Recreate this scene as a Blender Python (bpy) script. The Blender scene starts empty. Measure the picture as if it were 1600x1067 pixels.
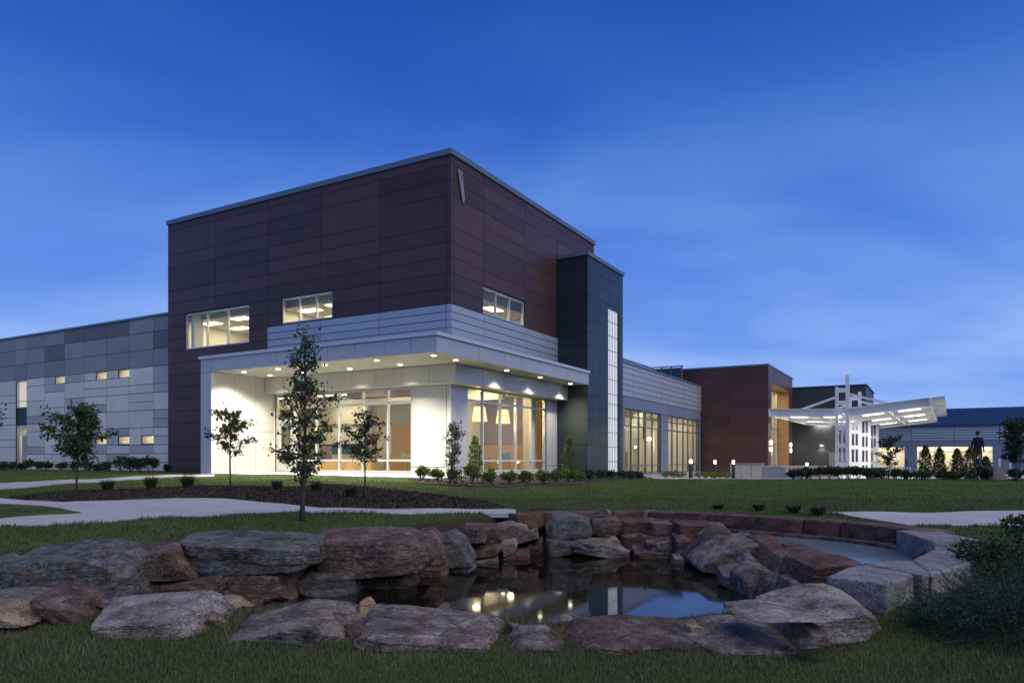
import bpy, bmesh, math, random
import numpy as np
from mathutils import Vector, Matrix, noise

random.seed(7)
rng = np.random.default_rng(7)
sc = bpy.context.scene
COL = sc.collection

# ------------------------------------------------------------------ camera, sky, sun, exposure
FOCAL = 1140.0            # focal length in pixels of a 1600 wide frame
HORIZON = 718.0
CAM_Z = 0.65
cam_d = bpy.data.cameras.new('camera')
cam = bpy.data.objects.new('camera', cam_d)
COL.objects.link(cam)
cam.location = (0, 0, CAM_Z)
cam.rotation_euler = (math.pi / 2, 0, 0)
cam_d.sensor_width = 36
cam_d.lens = FOCAL / 1600 * 36
cam_d.shift_y = (HORIZON - 533.5) / 1600
cam_d.clip_end = 5000
sc.camera = cam

world = bpy.data.worlds.new('World')
sc.world = world
world.use_nodes = True


def build_world():
    nt = world.node_tree
    N, L = nt.nodes, nt.links
    bg = N['Background']
    tc = N.new('ShaderNodeTexCoord')
    sep = N.new('ShaderNodeSeparateXYZ')
    L.new(tc.outputs['Generated'], sep.inputs[0])
    ramp = N.new('ShaderNodeValToRGB')
    ramp.color_ramp.interpolation = 'LINEAR'
    els = ramp.color_ramp.elements
    stops = [(0.0, (.24, .415, .90)), (.12, (.185, .355, .87)), (.24, (.108, .256, .775)), (.34, (.058, .174, .645)),
             (.44, (.026, .110, .51)), (.56, (.015, .078, .40)), (1.0, (.012, .060, .30))]
    els[0].position, els[0].color = stops[0][0], stops[0][1] + (1,)
    els[1].position, els[1].color = stops[-1][0], stops[-1][1] + (1,)
    for p, c in stops[1:-1]:
        e = els.new(p)
        e.color = c + (1,)
    # thin clouds on a flat layer overhead
    add = N.new('ShaderNodeMath'); add.operation = 'ADD'; add.inputs[1].default_value = .22
    ab = N.new('ShaderNodeMath'); ab.operation = 'ABSOLUTE'
    L.new(sep.outputs[2], ab.inputs[0]); L.new(ab.outputs[0], add.inputs[0])
    dx = N.new('ShaderNodeMath'); dx.operation = 'DIVIDE'
    dy = N.new('ShaderNodeMath'); dy.operation = 'DIVIDE'
    L.new(sep.outputs[0], dx.inputs[0]); L.new(add.outputs[0], dx.inputs[1])
    L.new(sep.outputs[1], dy.inputs[0]); L.new(add.outputs[0], dy.inputs[1])
    com = N.new('ShaderNodeCombineXYZ')
    L.new(dx.outputs[0], com.inputs[0]); L.new(dy.outputs[0], com.inputs[1])
    mp = N.new('ShaderNodeMapping')
    mp.inputs['Rotation'].default_value = (0, 0, math.radians(24))
    mp.inputs['Scale'].default_value = (.55, .95, 1)
    mp.inputs['Location'].default_value = (3.1, 1.7, 0)
    L.new(com.outputs[0], mp.inputs[0])
    nz = N.new('ShaderNodeTexNoise')
    nz.inputs['Scale'].default_value = 1.8
    nz.inputs['Detail'].default_value = 7
    nz.inputs['Roughness'].default_value = .47
    nz.inputs['Distortion'].default_value = .35
    L.new(mp.outputs[0], nz.inputs['Vector'])
    cr = N.new('ShaderNodeMapRange')
    cr.inputs['From Min'].default_value = .40
    cr.inputs['From Max'].default_value = .78
    L.new(nz.outputs['Fac'], cr.inputs['Value'])
    # cloud colour: paler, greyer than the blue around it, brighter low in the sky
    hs = N.new('ShaderNodeMix'); hs.data_type = 'RGBA'; hs.blend_type = 'MIX'
    mul = N.new('ShaderNodeMath'); mul.operation = 'MULTIPLY'; mul.inputs[1].default_value = 1.0
    L.new(cr.outputs[0], mul.inputs[0])
    L.new(mul.outputs[0], hs.inputs['Factor'])
    ccl = N.new('ShaderNodeMix'); ccl.data_type = 'RGBA'; ccl.blend_type = 'MIX'
    ccl.inputs['Factor'].default_value = .5
    gm = N.new('ShaderNodeMix'); gm.data_type = 'RGBA'; gm.blend_type = 'MULTIPLY'
    gm.inputs['Factor'].default_value = 1
    gm.inputs['B'].default_value = (2.2, 1.65, 1.15, 1)
    L.new(sep.outputs[2], ramp.inputs[0])
    L.new(ramp.outputs[0], gm.inputs['A'])
    L.new(ramp.outputs[0], hs.inputs['A'])
    L.new(gm.outputs['Result'], hs.inputs['B'])
    L.new(hs.outputs['Result'], bg.inputs['Color'])
    bg.inputs['Strength'].default_value = 1.0


build_world()

sun_d = bpy.data.lights.new('sun', 'SUN')
sun_d.energy = 1.9
sun_d.angle = math.radians(85)
sun_d.color = (1.0, .90, .78)
sun = bpy.data.objects.new('sun', sun_d)
COL.objects.link(sun)
sun.rotation_euler = (-Vector((.52, -.46, .85))).to_track_quat('-Z', 'Y').to_euler()

vs = sc.view_settings
vs.view_transform = 'Standard'
vs.look = 'None'
vs.gamma = 1
vs.use_curve_mapping = False
vs.exposure = 0
sc.cycles.use_denoising = True
sc.cycles.max_bounces = 8
sc.cycles.diffuse_bounces = 4
sc.cycles.glossy_bounces = 4
sc.cycles.transparent_max_bounces = 16
sc.cycles.caustics_reflective = False
sc.cycles.caustics_refractive = False
sc.cycles.sample_clamp_indirect = 4

# ------------------------------------------------------------------ helpers: survey, materials, meshes
TH = math.atan(654 / 1140)
SN, CS = math.sin(TH), math.cos(TH)
KX, KY = -118 / 1140 * 26, 26.0      # corner of the entrance canopy
BROT = math.pi / 2 - TH              # building grid: x' runs right-back, y' runs left-back


def B(u, v, z=0):
    return Vector((KX + u * SN - v * CS, KY + u * CS + v * SN, z))


def ray(px, py, d):
    """world point at bearing px, elevation py and distance d from the survey point"""
    return Vector(((px - 800) / FOCAL * d, d, CAM_Z + (HORIZON - py) / FOCAL * d))


def on_z(px, py, z):
    d = (CAM_Z - z) * FOCAL / (py - HORIZON)
    return Vector(((px - 800) / FOCAL * d, d, z))


def sm(t):
    t = np.clip(t, 0, 1)
    return t * t * (3 - 2 * t)


MATS = {}


def mat(name, base, rough=.6, metal=0., spec=.5, nscale=0., namt=0., bump=0., bscale=20., rnd=0., emit=None, estr=0., coord='Object', detail=6, stretch=None):
    """principled material with optional noise mottling, bump and per-object tone"""
    if name in MATS:
        return MATS[name]
    m = bpy.data.materials.new(name)
    m.use_nodes = True
    nt = m.node_tree
    N, L = nt.nodes, nt.links
    p = N['Principled BSDF']
    p.inputs['Roughness'].default_value = rough
    p.inputs['Metallic'].default_value = metal
    p.inputs['Specular IOR Level'].default_value = spec
    p.inputs['Base Color'].default_value = tuple(base) + (1,)
    tc = N.new('ShaderNodeTexCoord')
    vec = tc.outputs[coord]
    if coord == 'Object':
        geo = N.new('ShaderNodeNewGeometry')
        vec = geo.outputs['Position']
    if stretch:
        mp = N.new('ShaderNodeMapping')
        mp.inputs['Scale'].default_value = stretch
        L.new(vec, mp.inputs[0])
        vec = mp.outputs[0]
    val = None
    if namt > 0:
        nz = N.new('ShaderNodeTexNoise')
        nz.inputs['Scale'].default_value = nscale
        nz.inputs['Detail'].default_value = detail
        nz.inputs['Roughness'].default_value = .6
        L.new(vec, nz.inputs['Vector'])
        mr = N.new('ShaderNodeMapRange')
        mr.inputs['From Min'].default_value = .25
        mr.inputs['From Max'].default_value = .75
        mr.inputs['To Min'].default_value = 1 - namt
        mr.inputs['To Max'].default_value = 1 + namt
        L.new(nz.outputs['Fac'], mr.inputs['Value'])
        val = mr.outputs[0]
    if rnd > 0:
        oi = N.new('ShaderNodeObjectInfo')
        mr2 = N.new('ShaderNodeMapRange')
        mr2.inputs['To Min'].default_value = 1 - rnd
        mr2.inputs['To Max'].default_value = 1 + rnd
        L.new(oi.outputs['Random'], mr2.inputs['Value'])
        if val is None:
            val = mr2.outputs[0]
        else:
            mm = N.new('ShaderNodeMath'); mm.operation = 'MULTIPLY'
            L.new(val, mm.inputs[0]); L.new(mr2.outputs[0], mm.inputs[1])
            val = mm.outputs[0]
    if val is not None:
        hv = N.new('ShaderNodeHueSaturation')
        hv.inputs['Color'].default_value = tuple(base) + (1,)
        L.new(val, hv.inputs['Value'])
        L.new(hv.outputs[0], p.inputs['Base Color'])
    if bump > 0:
        nb = N.new('ShaderNodeTexNoise')
        nb.inputs['Scale'].default_value = bscale
        nb.inputs['Detail'].default_value = 5
        L.new(vec, nb.inputs['Vector'])
        bp = N.new('ShaderNodeBump')
        bp.inputs['Strength'].default_value = bump
        bp.inputs['Distance'].default_value = .02
        L.new(nb.outputs['Fac'], bp.inputs['Height'])
        L.new(bp.outputs[0], p.inputs['Normal'])
    if emit:
        p.inputs['Emission Color'].default_value = tuple(emit) + (1,)
        p.inputs['Emission Strength'].default_value = estr
    MATS[name] = m
    return m


def island_mat(name, c0, c1, rough=.6, trans=0., spec=.3, patch=None):
    """leaf or blade material: tone differs from leaf to leaf"""
    if name in MATS:
        return MATS[name]
    m = bpy.data.materials.new(name)
    m.use_nodes = True
    nt = m.node_tree
    N, L = nt.nodes, nt.links
    p = N['Principled BSDF']
    p.inputs['Roughness'].default_value = rough
    p.inputs['Specular IOR Level'].default_value = spec
    geo = N.new('ShaderNodeNewGeometry')
    mx = N.new('ShaderNodeMix'); mx.data_type = 'RGBA'
    mx.inputs['A'].default_value = tuple(c0) + (1,)
    mx.inputs['B'].default_value = tuple(c1) + (1,)
    L.new(geo.outputs['Random Per Island'], mx.inputs['Factor'])
    if patch:
        nz = N.new('ShaderNodeTexNoise'); nz.inputs['Scale'].default_value = 1.6; nz.inputs['Detail'].default_value = 6; nz.inputs['Roughness'].default_value = .65
        L.new(geo.outputs['Position'], nz.inputs['Vector'])
        mr = N.new('ShaderNodeMapRange'); mr.inputs['From Min'].default_value = .46; mr.inputs['From Max'].default_value = .70
        L.new(nz.outputs['Fac'], mr.inputs['Value'])
        m2 = N.new('ShaderNodeMix'); m2.data_type = 'RGBA'
        L.new(mr.outputs[0], m2.inputs['Factor']); L.new(mx.outputs['Result'], m2.inputs['A']); m2.inputs['B'].default_value = tuple(patch) + (1,)
        mx = m2
    L.new(mx.outputs['Result'], p.inputs['Base Color'])
    if trans > 0:
        tr = N.new('ShaderNodeBsdfTranslucent')
        L.new(mx.outputs['Result'], tr.inputs['Color'])
        ms = N.new('ShaderNodeMixShader')
        ms.inputs[0].default_value = trans
        L.new(p.outputs[0], ms.inputs[1]); L.new(tr.outputs[0], ms.inputs[2])
        L.new(ms.outputs[0], N['Material Output'].inputs['Surface'])
    MATS[name] = m
    return m


def glass_mat(name, tint=(.96, .97, .95), base_refl=.03):
    m = bpy.data.materials.new(name)
    m.use_nodes = True
    nt = m.node_tree
    N, L = nt.nodes, nt.links
    N.remove(N['Principled BSDF'])
    tr = N.new('ShaderNodeBsdfTransparent'); tr.inputs['Color'].default_value = tint + (1,)
    gl = N.new('ShaderNodeBsdfGlossy'); gl.inputs['Roughness'].default_value = .01
    lwt = N.new('ShaderNodeLayerWeight'); lwt.inputs['Blend'].default_value = .5
    pw = N.new('ShaderNodeMath'); pw.operation = 'POWER'; pw.inputs[1].default_value = 5
    fr = N.new('ShaderNodeMath'); fr.operation = 'MULTIPLY_ADD'; fr.inputs[1].default_value = 1 - base_refl; fr.inputs[2].default_value = base_refl
    L.new(lwt.outputs['Facing'], pw.inputs[0]); L.new(pw.outputs[0], fr.inputs[0])
    ms = N.new('ShaderNodeMixShader')
    L.new(fr.outputs[0], ms.inputs[0]); L.new(tr.outputs[0], ms.inputs[1]); L.new(gl.outputs[0], ms.inputs[2])
    L.new(ms.outputs[0], N['Material Output'].inputs['Surface'])
    MATS[name] = m
    return m


def thing(name, label, cat, loc=(0, 0, 0), rz=0., group=None):
    o = bpy.data.objects.new(name, None)
    o.empty_display_size = .2
    COL.objects.link(o)
    o.location = loc
    o.rotation_euler = (0, 0, rz)
    o['label'] = label
    o['category'] = cat
    if group:
        o['group'] = group
    return o


def tag(o, label, cat, group=None):
    o['label'] = label
    o['category'] = cat
    if group:
        o['group'] = group
    return o


def mobj(name, verts, faces, m, parent=None, loc=None, smooth=False):
    me = bpy.data.meshes.new(name)
    if isinstance(verts, np.ndarray):
        nv, nf = len(verts), len(faces)
        k = faces.shape[1]
        me.vertices.add(nv)
        me.vertices.foreach_set('co', np.ascontiguousarray(verts, dtype=np.float32).ravel())
        me.loops.add(nf * k)
        me.loops.foreach_set('vertex_index', np.ascontiguousarray(faces, dtype=np.int32).ravel())
        me.polygons.add(nf)
        me.polygons.foreach_set('loop_start', np.arange(0, nf * k, k, dtype=np.int32))
        me.polygons.foreach_set('loop_total', np.full(nf, k, dtype=np.int32))
        me.update(calc_edges=True)
    else:
        me.from_pydata([tuple(v) for v in verts], [], faces)
        me.update()
    if m:
        me.materials.append(m)
    if smooth:
        me.polygons.foreach_set('use_smooth', [True] * len(me.polygons))
    o = bpy.data.objects.new(name, me)
    COL.objects.link(o)
    if parent:
        o.parent = parent
    if loc is not None:
        o.location = loc
    return o


BOXF = [(0, 3, 2, 1), (4, 5, 6, 7), (0, 1, 5, 4), (1, 2, 6, 5), (2, 3, 7, 6), (3, 0, 4, 7)]
_unit = {}


def unit_box(m):
    """one cube per material, shared by all the flat pieces made of it"""
    if m.name not in _unit:
        me = bpy.data.meshes.new('box_' + m.name)
        me.from_pydata([(-.5, -.5, -.5), (.5, -.5, -.5), (.5, .5, -.5), (-.5, .5, -.5), (-.5, -.5, .5), (.5, -.5, .5), (.5, .5, .5), (-.5, .5, .5)], [], BOXF)
        me.materials.append(m)
        _unit[m.name] = me
    return _unit[m.name]


def bx(name, m, parent, a, b, org=(0, 0, 0)):
    """axis-aligned box a..b in the parent's grid; org is the parent's own origin in that grid"""
    o = bpy.data.objects.new(name, unit_box(m))
    COL.objects.link(o)
    o.parent = parent
    o.location = [(a[i] + b[i]) / 2 - org[i] for i in range(3)]
    o.scale = [max(abs(b[i] - a[i]), 1e-3) for i in range(3)]
    return o


class MB:
    """collects shapes for one mesh"""
    def __init__(s):
        s.v, s.f = [], []

    def box(s, a, b):
        n = len(s.v)
        x0, y0, z0 = a; x1, y1, z1 = b
        s.v += [(x0, y0, z0), (x1, y0, z0), (x1, y1, z0), (x0, y1, z0), (x0, y0, z1), (x1, y0, z1), (x1, y1, z1), (x0, y1, z1)]
        s.f += [tuple(i + n for i in f) for f in BOXF]
        return s

    def bar(s, p, q, w, h):
        p, q = Vector(p), Vector(q)
        t = (q - p).normalized()
        up = Vector((0, 0, 1)) if abs(t.z) < .95 else Vector((1, 0, 0))
        e = t.cross(up).normalized() * w / 2
        g = e.cross(t).normalized() * h / 2
        n = len(s.v)
        for c in (p, q):
            s.v += [tuple(c - e - g), tuple(c + e - g), tuple(c + e + g), tuple(c - e + g)]
        s.f += [(n, n + 1, n + 2, n + 3), (n + 7, n + 6, n + 5, n + 4), (n, n + 4, n + 5, n + 1), (n + 1, n + 5, n + 6, n + 2), (n + 2, n + 6, n + 7, n + 3), (n + 3, n + 7, n + 4, n)]
        return s

    def tube(s, pts, rad, k=6):
        pts = [Vector(p) for p in pts]
        rings = []
        for i, p in enumerate(pts):
            t = (pts[min(i + 1, len(pts) - 1)] - pts[max(i - 1, 0)]).normalized()
            ref = Vector((1, 0, 0)) if abs(t.x) < .8 else Vector((0, 1, 0))
            e = t.cross(ref).normalized()
            g = t.cross(e)
            r = rad[i] if isinstance(rad, (list, tuple)) else rad
            n = len(s.v)
            for j in range(k):
                a = 2 * math.pi * j / k
                s.v.append(tuple(p + (e * math.cos(a) + g * math.sin(a)) * r))
            rings.append(n)
        for a, b in zip(rings, rings[1:]):
            for j in range(k):
                s.f.append((a + j, a + (j + 1) % k, b + (j + 1) % k, b + j))
        s.f.append(tuple(rings[0] + j for j in reversed(range(k))))
        s.f.append(tuple(rings[-1] + j for j in range(k)))
        return s

    def lathe(s, prof, k=16, c=(0, 0, 0)):
        n0 = len(s.v)
        for r, z in prof:
            for j in range(k):
                a = 2 * math.pi * j / k
                s.v.append((c[0] + r * math.cos(a), c[1] + r * math.sin(a), c[2] + z))
        for i in range(len(prof) - 1):
            for j in range(k):
                a = n0 + i * k
                s.f.append((a + j, a + (j + 1) % k, a + k + (j + 1) % k, a + k + j))
        s.f.append(tuple(n0 + j for j in reversed(range(k))))
        e = n0 + (len(prof) - 1) * k
        s.f.append(tuple(e + j for j in range(k)))
        return s

    def build(s, name, m, parent=None, loc=None, smooth=False):
        return mobj(name, s.v, s.f, m, parent, loc, smooth)


def light(name, kind, parent, loc, energy, color, size=.2, rot=(0, 0, 0), spot=None, sy=None, blend=.6):
    d = bpy.data.lights.new(name, kind)
    d.energy = energy
    d.color = color
    if kind == 'AREA':
        d.size = size
        if sy:
            d.shape = 'RECTANGLE'
            d.size_y = sy
    else:
        d.shadow_soft_size = size
    if kind == 'SPOT':
        d.spot_size = spot
        d.spot_blend = blend
    o = bpy.data.objects.new(name, d)
    COL.objects.link(o)
    o.parent = parent
    o.location = loc
    o.rotation_euler = rot
    return o


WARM = (1.0, .86, .60)
# building skins
m_brown = mat('brown_panel', (.074, .036, .033), .42, spec=.4, nscale=1.2, namt=.12, rnd=.22, bump=.05, bscale=1.5)
m_red = mat('redbrown_panel', (.088, .040, .034), .45, spec=.4, nscale=1.2, namt=.10, rnd=.14)
m_tower = mat('slate_panel', (.018, .030, .036), .36, spec=.45, nscale=1.5, namt=.15, rnd=.22, bump=.05, bscale=1.5)
m_gap = mat('joint_backing', (.012, .012, .015), .8)
m_board = mat('zinc_board', (.40, .44, .50), .38, metal=.25, nscale=2, namt=.06, rnd=.06, bump=.02, bscale=4)
m_fascia = mat('silver_panel', (.46, .46, .50), .40, metal=.20, nscale=1.4, namt=.04, rnd=.04)
m_cream = mat('cream_panel', (.56, .55, .51), .55, nscale=1.6, namt=.04, rnd=.03)
m_coping = mat('coping_metal', (.13, .18, .23), .40, metal=.3)
m_copinglight = mat('pale_coping', (.56, .57, .62), .40, metal=.2)
m_beigeA = mat('beige_panel', (.74, .70, .62), .55, nscale=1.0, namt=.07, rnd=.09)
m_beigeB = mat('warmgrey_panel', (.50, .47, .44), .55, nscale=1.0, namt=.07, rnd=.12)
m_greyA = mat('midgrey_panel', (.27, .27, .28), .55, nscale=1.0, namt=.07, rnd=.16)
m_greyD = mat('darkgrey_panel', (.145, .14, .145), .55, nscale=1.0, namt=.08, rnd=.12)
m_frame = mat('aluminium_frame', (.62, .62, .60), .35, metal=.4)
m_frame_dark = mat('grey_frame', (.17, .185, .22), .4, metal=.3)
m_bluepan = mat('bluegrey_panel', (.20, .235, .33), .45, metal=.1, nscale=1.2, namt=.05, rnd=.05)
m_dark = mat('charcoal_panel', (.030, .032, .042), .5, nscale=.8, namt=.12, rnd=.12)
m_blueroof = mat('blue_metal_roof', (.010, .040, .12), .7, spec=.2, nscale=.6, namt=.06)
m_glass = glass_mat('clear_glass')
# insides
m_white = mat('white_paint', (.74, .72, .64), .75, nscale=.8, namt=.03)
m_ceil = mat('ceiling_tile', (.78, .76, .68), .85, nscale=1.5, namt=.03)
m_floor = mat('carpet', (.20, .17, .14), .9, nscale=6, namt=.15)
m_taupe = mat('taupe_paint', (.27, .22, .21), .8, nscale=.7, namt=.05)
m_wood = mat('maple_veneer', (.50, .30, .11), .45, nscale=3.0, namt=.16, stretch=(6, 6, .5))
m_bulk = mat('plum_bulkhead', (.10, .075, .08), .7)
m_tealc = mat('teal_fabric', (.08, .17, .20), .8, nscale=30, namt=.1)
m_greenc = mat('green_fabric', (.22, .30, .06), .8, nscale=30, namt=.1)
m_chrome = mat('chrome_leg', (.6, .6, .6), .2, metal=1)
m_tabletop = mat('laminate_top', (.45, .33, .2), .4)
m_lamp = mat('lamp_lens', (.9, .88, .8), .5, emit=(1, .90, .68), estr=16)
m_troffer = mat('lit_troffer', (.9, .88, .8), .5, emit=(1, .88, .62), estr=5)
m_tube = mat('lit_tube', (.9, .9, .9), .5, emit=(1, .98, .92), estr=4)
m_shade = mat('lamp_shade_fabric', (.85, .75, .45), .7, emit=(1, .78, .36), estr=1.0)
m_bollard = mat('bollard_lens', (.9, .88, .8), .5, emit=(1, .90, .68), estr=5)
m_kalwall = mat('translucent_panel', (.75, .76, .74), .35, nscale=2, namt=.05, emit=(.95, .95, .86), estr=.32)
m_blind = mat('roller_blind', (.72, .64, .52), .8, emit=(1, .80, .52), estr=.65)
m_whitesteel = mat('white_steel', (.82, .82, .82), .40, nscale=2, namt=.04)
m_concrete = mat('concrete', (.44, .43, .42), .85, nscale=1.3, namt=.12, bump=.15, bscale=40)
m_stonecap = mat('limestone', (.56, .50, .40), .8, nscale=4, namt=.12, bump=.2, bscale=25)
m_black = mat('black_metal', (.02, .02, .022), .45)

# ------------------------------------------------------------------ ground, ponds, paths
WATER_Z = -1.10
POOL_Z = -.66
POND = np.array([on_z(px, py, WATER_Z)[:2] for px, py in (
    (330, 948), (395, 936), (470, 928), (560, 913), (640, 896), (700, 884), (748, 873), (800, 862), (835, 856), (852, 853), (900, 854), (1000, 858),
    (1060, 866), (1085, 880), (1130, 900), (1165, 925), (1190, 950), (1180, 975), (1130, 992), (1000, 1005), (850, 1008), (700, 1000), (560, 990), (420, 975), (340, 962))])
POOL = np.array([on_z(px, py, POOL_Z)[:2] for px, py in (
    (1150, 836), (1215, 834), (1300, 839), (1350, 843), (1415, 850), (1442, 862), (1425, 880), (1385, 886), (1345, 886), (1300, 873), (1240, 860), (1165, 846))])


# stony hollows where boulders sit lower than the lawn
DRY_L = np.array([on_z(px, py, -1.0)[:2] for px, py in ((-90, 934), (60, 932), (200, 928), (340, 925), (400, 922), (400, 975), (200, 978), (-90, 978))])
BACK = np.array([ray(px, 800, d)[:2] for px, d in ((846, 13.0), (850, 13.8), (950, 14.2), (1050, 14.05), (1105, 13.55), (1180, 12.9), (1240, 12.2), (1150, 11.6), (1068, 12.4), (950, 13.0))])
DAM = np.array([ray(px, 800, d)[:2] for px, d in ((1068, 12.9), (1110, 12.5), (1160, 12.0), (1230, 11.2), (1290, 9.9), (1335, 8.6), (1300, 7.2), (1240, 6.9), (1190, 7.6), (1150, 9.6), (1090, 11.4))])


def inside(poly, x, y):
    res = np.zeros(np.shape(x), bool)
    n = len(poly)
    for i in range(n):
        x0, y0 = poly[i]; x1, y1 = poly[(i + 1) % n]
        c = ((y0 > y) != (y1 > y))
        t = x0 + (y - y0) / ((y1 - y0) if y1 != y0 else 1e-9) * (x1 - x0)
        res ^= c & (x < t)
    return res


def sdist(poly, x, y):
    """distance to a polygon, negative inside"""
    d = np.full(np.shape(x), 1e9)
    n = len(poly)
    for i in range(n):
        ax, ay = poly[i]; bx_, by_ = poly[(i + 1) % n]
        ex, ey = bx_ - ax, by_ - ay
        t = np.clip(((x - ax) * ex + (y - ay) * ey) / (ex * ex + ey * ey + 1e-9), 0, 1)
        d = np.minimum(d, np.hypot(x - ax - t * ex, y - ay - t * ey))
    return np.where(inside(poly, x, y), -d, d)


_py = [-60, 3, 6.3, 8.0, 10, 12, 15, 20, 25, 28, 5000]
_pz = [-.90, -.87, -.85, -.66, -.43, -.39, -.36, -.21, -.06, 0, 0]


def base_z(x, y):
    x = np.asarray(x, float); y = np.asarray(y, float)
    z = np.interp(y, _py, _pz)
    z = z - .25 * sm((x + 2) / 10) * sm((y - 16) / 12)
    z = z - .55 * sm((y - 30) / 30) * sm((x - 2) / 10)
    z = z + .13 * np.exp(-((x - 3.7) ** 2 / 1.1 + (y - 6.7) ** 2 / .6))
    z = z + .018 * np.sin(x * 1.3 + .4) * np.sin(y * .9 + 1.1) + .010 * np.sin(x * 3.1 + y * 1.7)
    return z


def ground_z(x, y):
    z = base_z(x, y)
    x = np.asarray(x, float); y = np.asarray(y, float)
    near = (y < 20) & (y > 4) & (np.abs(x) < 14)
    d1 = np.where(near, sdist(POND, np.where(near, x, 50), y), 9)
    z = np.where(d1 < .55, z + (-1.75 - z) * sm((.35 - d1) / .7), z)
    d3 = np.where(near, sdist(DRY_L, np.where(near, x, 50), y), 9)
    z = np.where(d3 < .3, np.minimum(z, z + (-1.0 - z) * sm((.25 - d3) / .5)), z)
    d4 = np.where(near, sdist(DAM, np.where(near, x, 50), y), 9)
    z = np.where(d4 < .3, np.minimum(z, z + (-1.03 - z) * sm((.25 - d4) / .5)), z)
    d5 = np.where(near, sdist(BACK, np.where(near, x, 50), y), 9)
    z = np.where(d5 < .1, np.minimum(z, z + (-1.05 - z) * sm((.08 - d5) / .25)), z)
    d2 = np.where(near, sdist(POOL, np.where(near, x, 50), y), 9)
    z = np.where(d2 < .3, np.minimum(z, z + (-1.0 - z) * sm((.15 - d2) / .35)), z)
    return z


def gz(x, y):
    return float(ground_z(np.array([x]), np.array([y]))[0])


def on_ground(px, py):
    """the ground point seen at that bearing"""
    d = 3.0
    m, k = (px - 800) / FOCAL, (HORIZON - py) / FOCAL
    for d in np.arange(4, 90, .1):
        if CAM_Z + k * d <= float(base_z(m * d, d)):
            return Vector((m * d, d, float(base_z(m * d, d))))
    return Vector((m * d, d, float(base_z(m * d, d))))


def axis(parts):
    out = []
    for a, b, s in parts:
        out += list(np.arange(a, b - 1e-6, s))
    out.append(parts[-1][1])
    return np.array(out)


def build_ground():
    xs = axis([(-2500, -300, 550), (-300, -60, 40), (-60, -16, 2), (-16, -8, .5), (-8, 9, .14), (9, 30, .6), (30, 90, 4), (90, 300, 35), (300, 2500, 550)])
    ys = axis([(-60, 2, 6), (2, 5, .3), (5, 15.4, .14), (15.4, 34, .5), (34, 100, 3), (100, 400, 50), (400, 4500, 820)])
    X, Y = np.meshgrid(xs, ys)
    Z = ground_z(X.ravel(), Y.ravel())
    V = np.stack([X.ravel(), Y.ravel(), Z], 1)
    nx, ny = len(xs), len(ys)
    i = np.arange((nx - 1) * (ny - 1))
    r, c = i // (nx - 1), i % (nx - 1)
    a = r * nx + c
    F = np.stack([a, a + 1, a + nx + 1, a + nx], 1)
    m = bpy.data.materials.new('lawn_soil')
    m.use_nodes = True
    nt = m.node_tree; N, L = nt.nodes, nt.links
    p = N['Principled BSDF']
    p.inputs['Roughness'].default_value = .9
    p.inputs['Specular IOR Level'].default_value = .15
    geo = N.new('ShaderNodeNewGeometry')
    n1 = N.new('ShaderNodeTexNoise'); n1.inputs['Scale'].default_value = .7; n1.inputs['Detail'].default_value = 8
    n2 = N.new('ShaderNodeTexNoise'); n2.inputs['Scale'].default_value = 14; n2.inputs['Detail'].default_value = 6; n2.inputs['Roughness'].default_value = .7
    L.new(geo.outputs['Position'], n1.inputs['Vector']); L.new(geo.outputs['Position'], n2.inputs['Vector'])
    r1 = N.new('ShaderNodeValToRGB')
    r1.color_ramp.elements[0].position = .32; r1.color_ramp.elements[0].color = (.055, .092, .018, 1)
    r1.color_ramp.elements[1].position = .68; r1.color_ramp.elements[1].color = (.105, .145, .030, 1)
    L.new(n1.outputs['Fac'], r1.inputs[0])
    mr = N.new('ShaderNodeMapRange'); mr.inputs['From Min'].default_value = .3; mr.inputs['From Max'].default_value = .7
    mr.inputs['To Min'].default_value = .5; mr.inputs['To Max'].default_value = 1.4
    L.new(n2.outputs['Fac'], mr.inputs['Value'])
    hv = N.new('ShaderNodeHueSaturation'); L.new(r1.outputs[0], hv.inputs['Color']); L.new(mr.outputs[0], hv.inputs['Value'])
    L.new(hv.outputs[0], p.inputs['Base Color'])
    bp = N.new('ShaderNodeBump'); bp.inputs['Strength'].default_value = .9; bp.inputs['Distance'].default_value = .05
    L.new(n2.outputs['Fac'], bp.inputs['Height']); L.new(bp.outputs[0], p.inputs['Normal'])
    # bare soil in the stony hollows and on the banks
    xs_, ys_ = X.ravel(), Y.ravel()
    nr = (ys_ < 20) & (ys_ > 4) & (np.abs(xs_) < 14)
    sd = np.full(len(xs_), 9.0)
    sd[nr] = np.minimum.reduce([sdist(q_, xs_[nr], ys_[nr]) for q_ in (POND, POOL, DRY_L, DAM, BACK)])
    soil = sm((.42 - sd) / .12)
    o = mobj('ground', V, F, m, smooth=True)
    at_ = o.data.attributes.new('soil', 'FLOAT', 'POINT')
    at_.data.foreach_set('value', soil.astype(np.float32))
    an = N.new('ShaderNodeAttribute'); an.attribute_name = 'soil'
    ms = N.new('ShaderNodeMix'); ms.data_type = 'RGBA'
    L.new(an.outputs['Fac'], ms.inputs['Factor']); L.new(hv.outputs[0], ms.inputs['A']); ms.inputs['B'].default_value = (.045, .034, .026, 1)
    L.new(ms.outputs['Result'], p.inputs['Base Color'])
    o['kind'] = 'structure'


build_ground()


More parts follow.
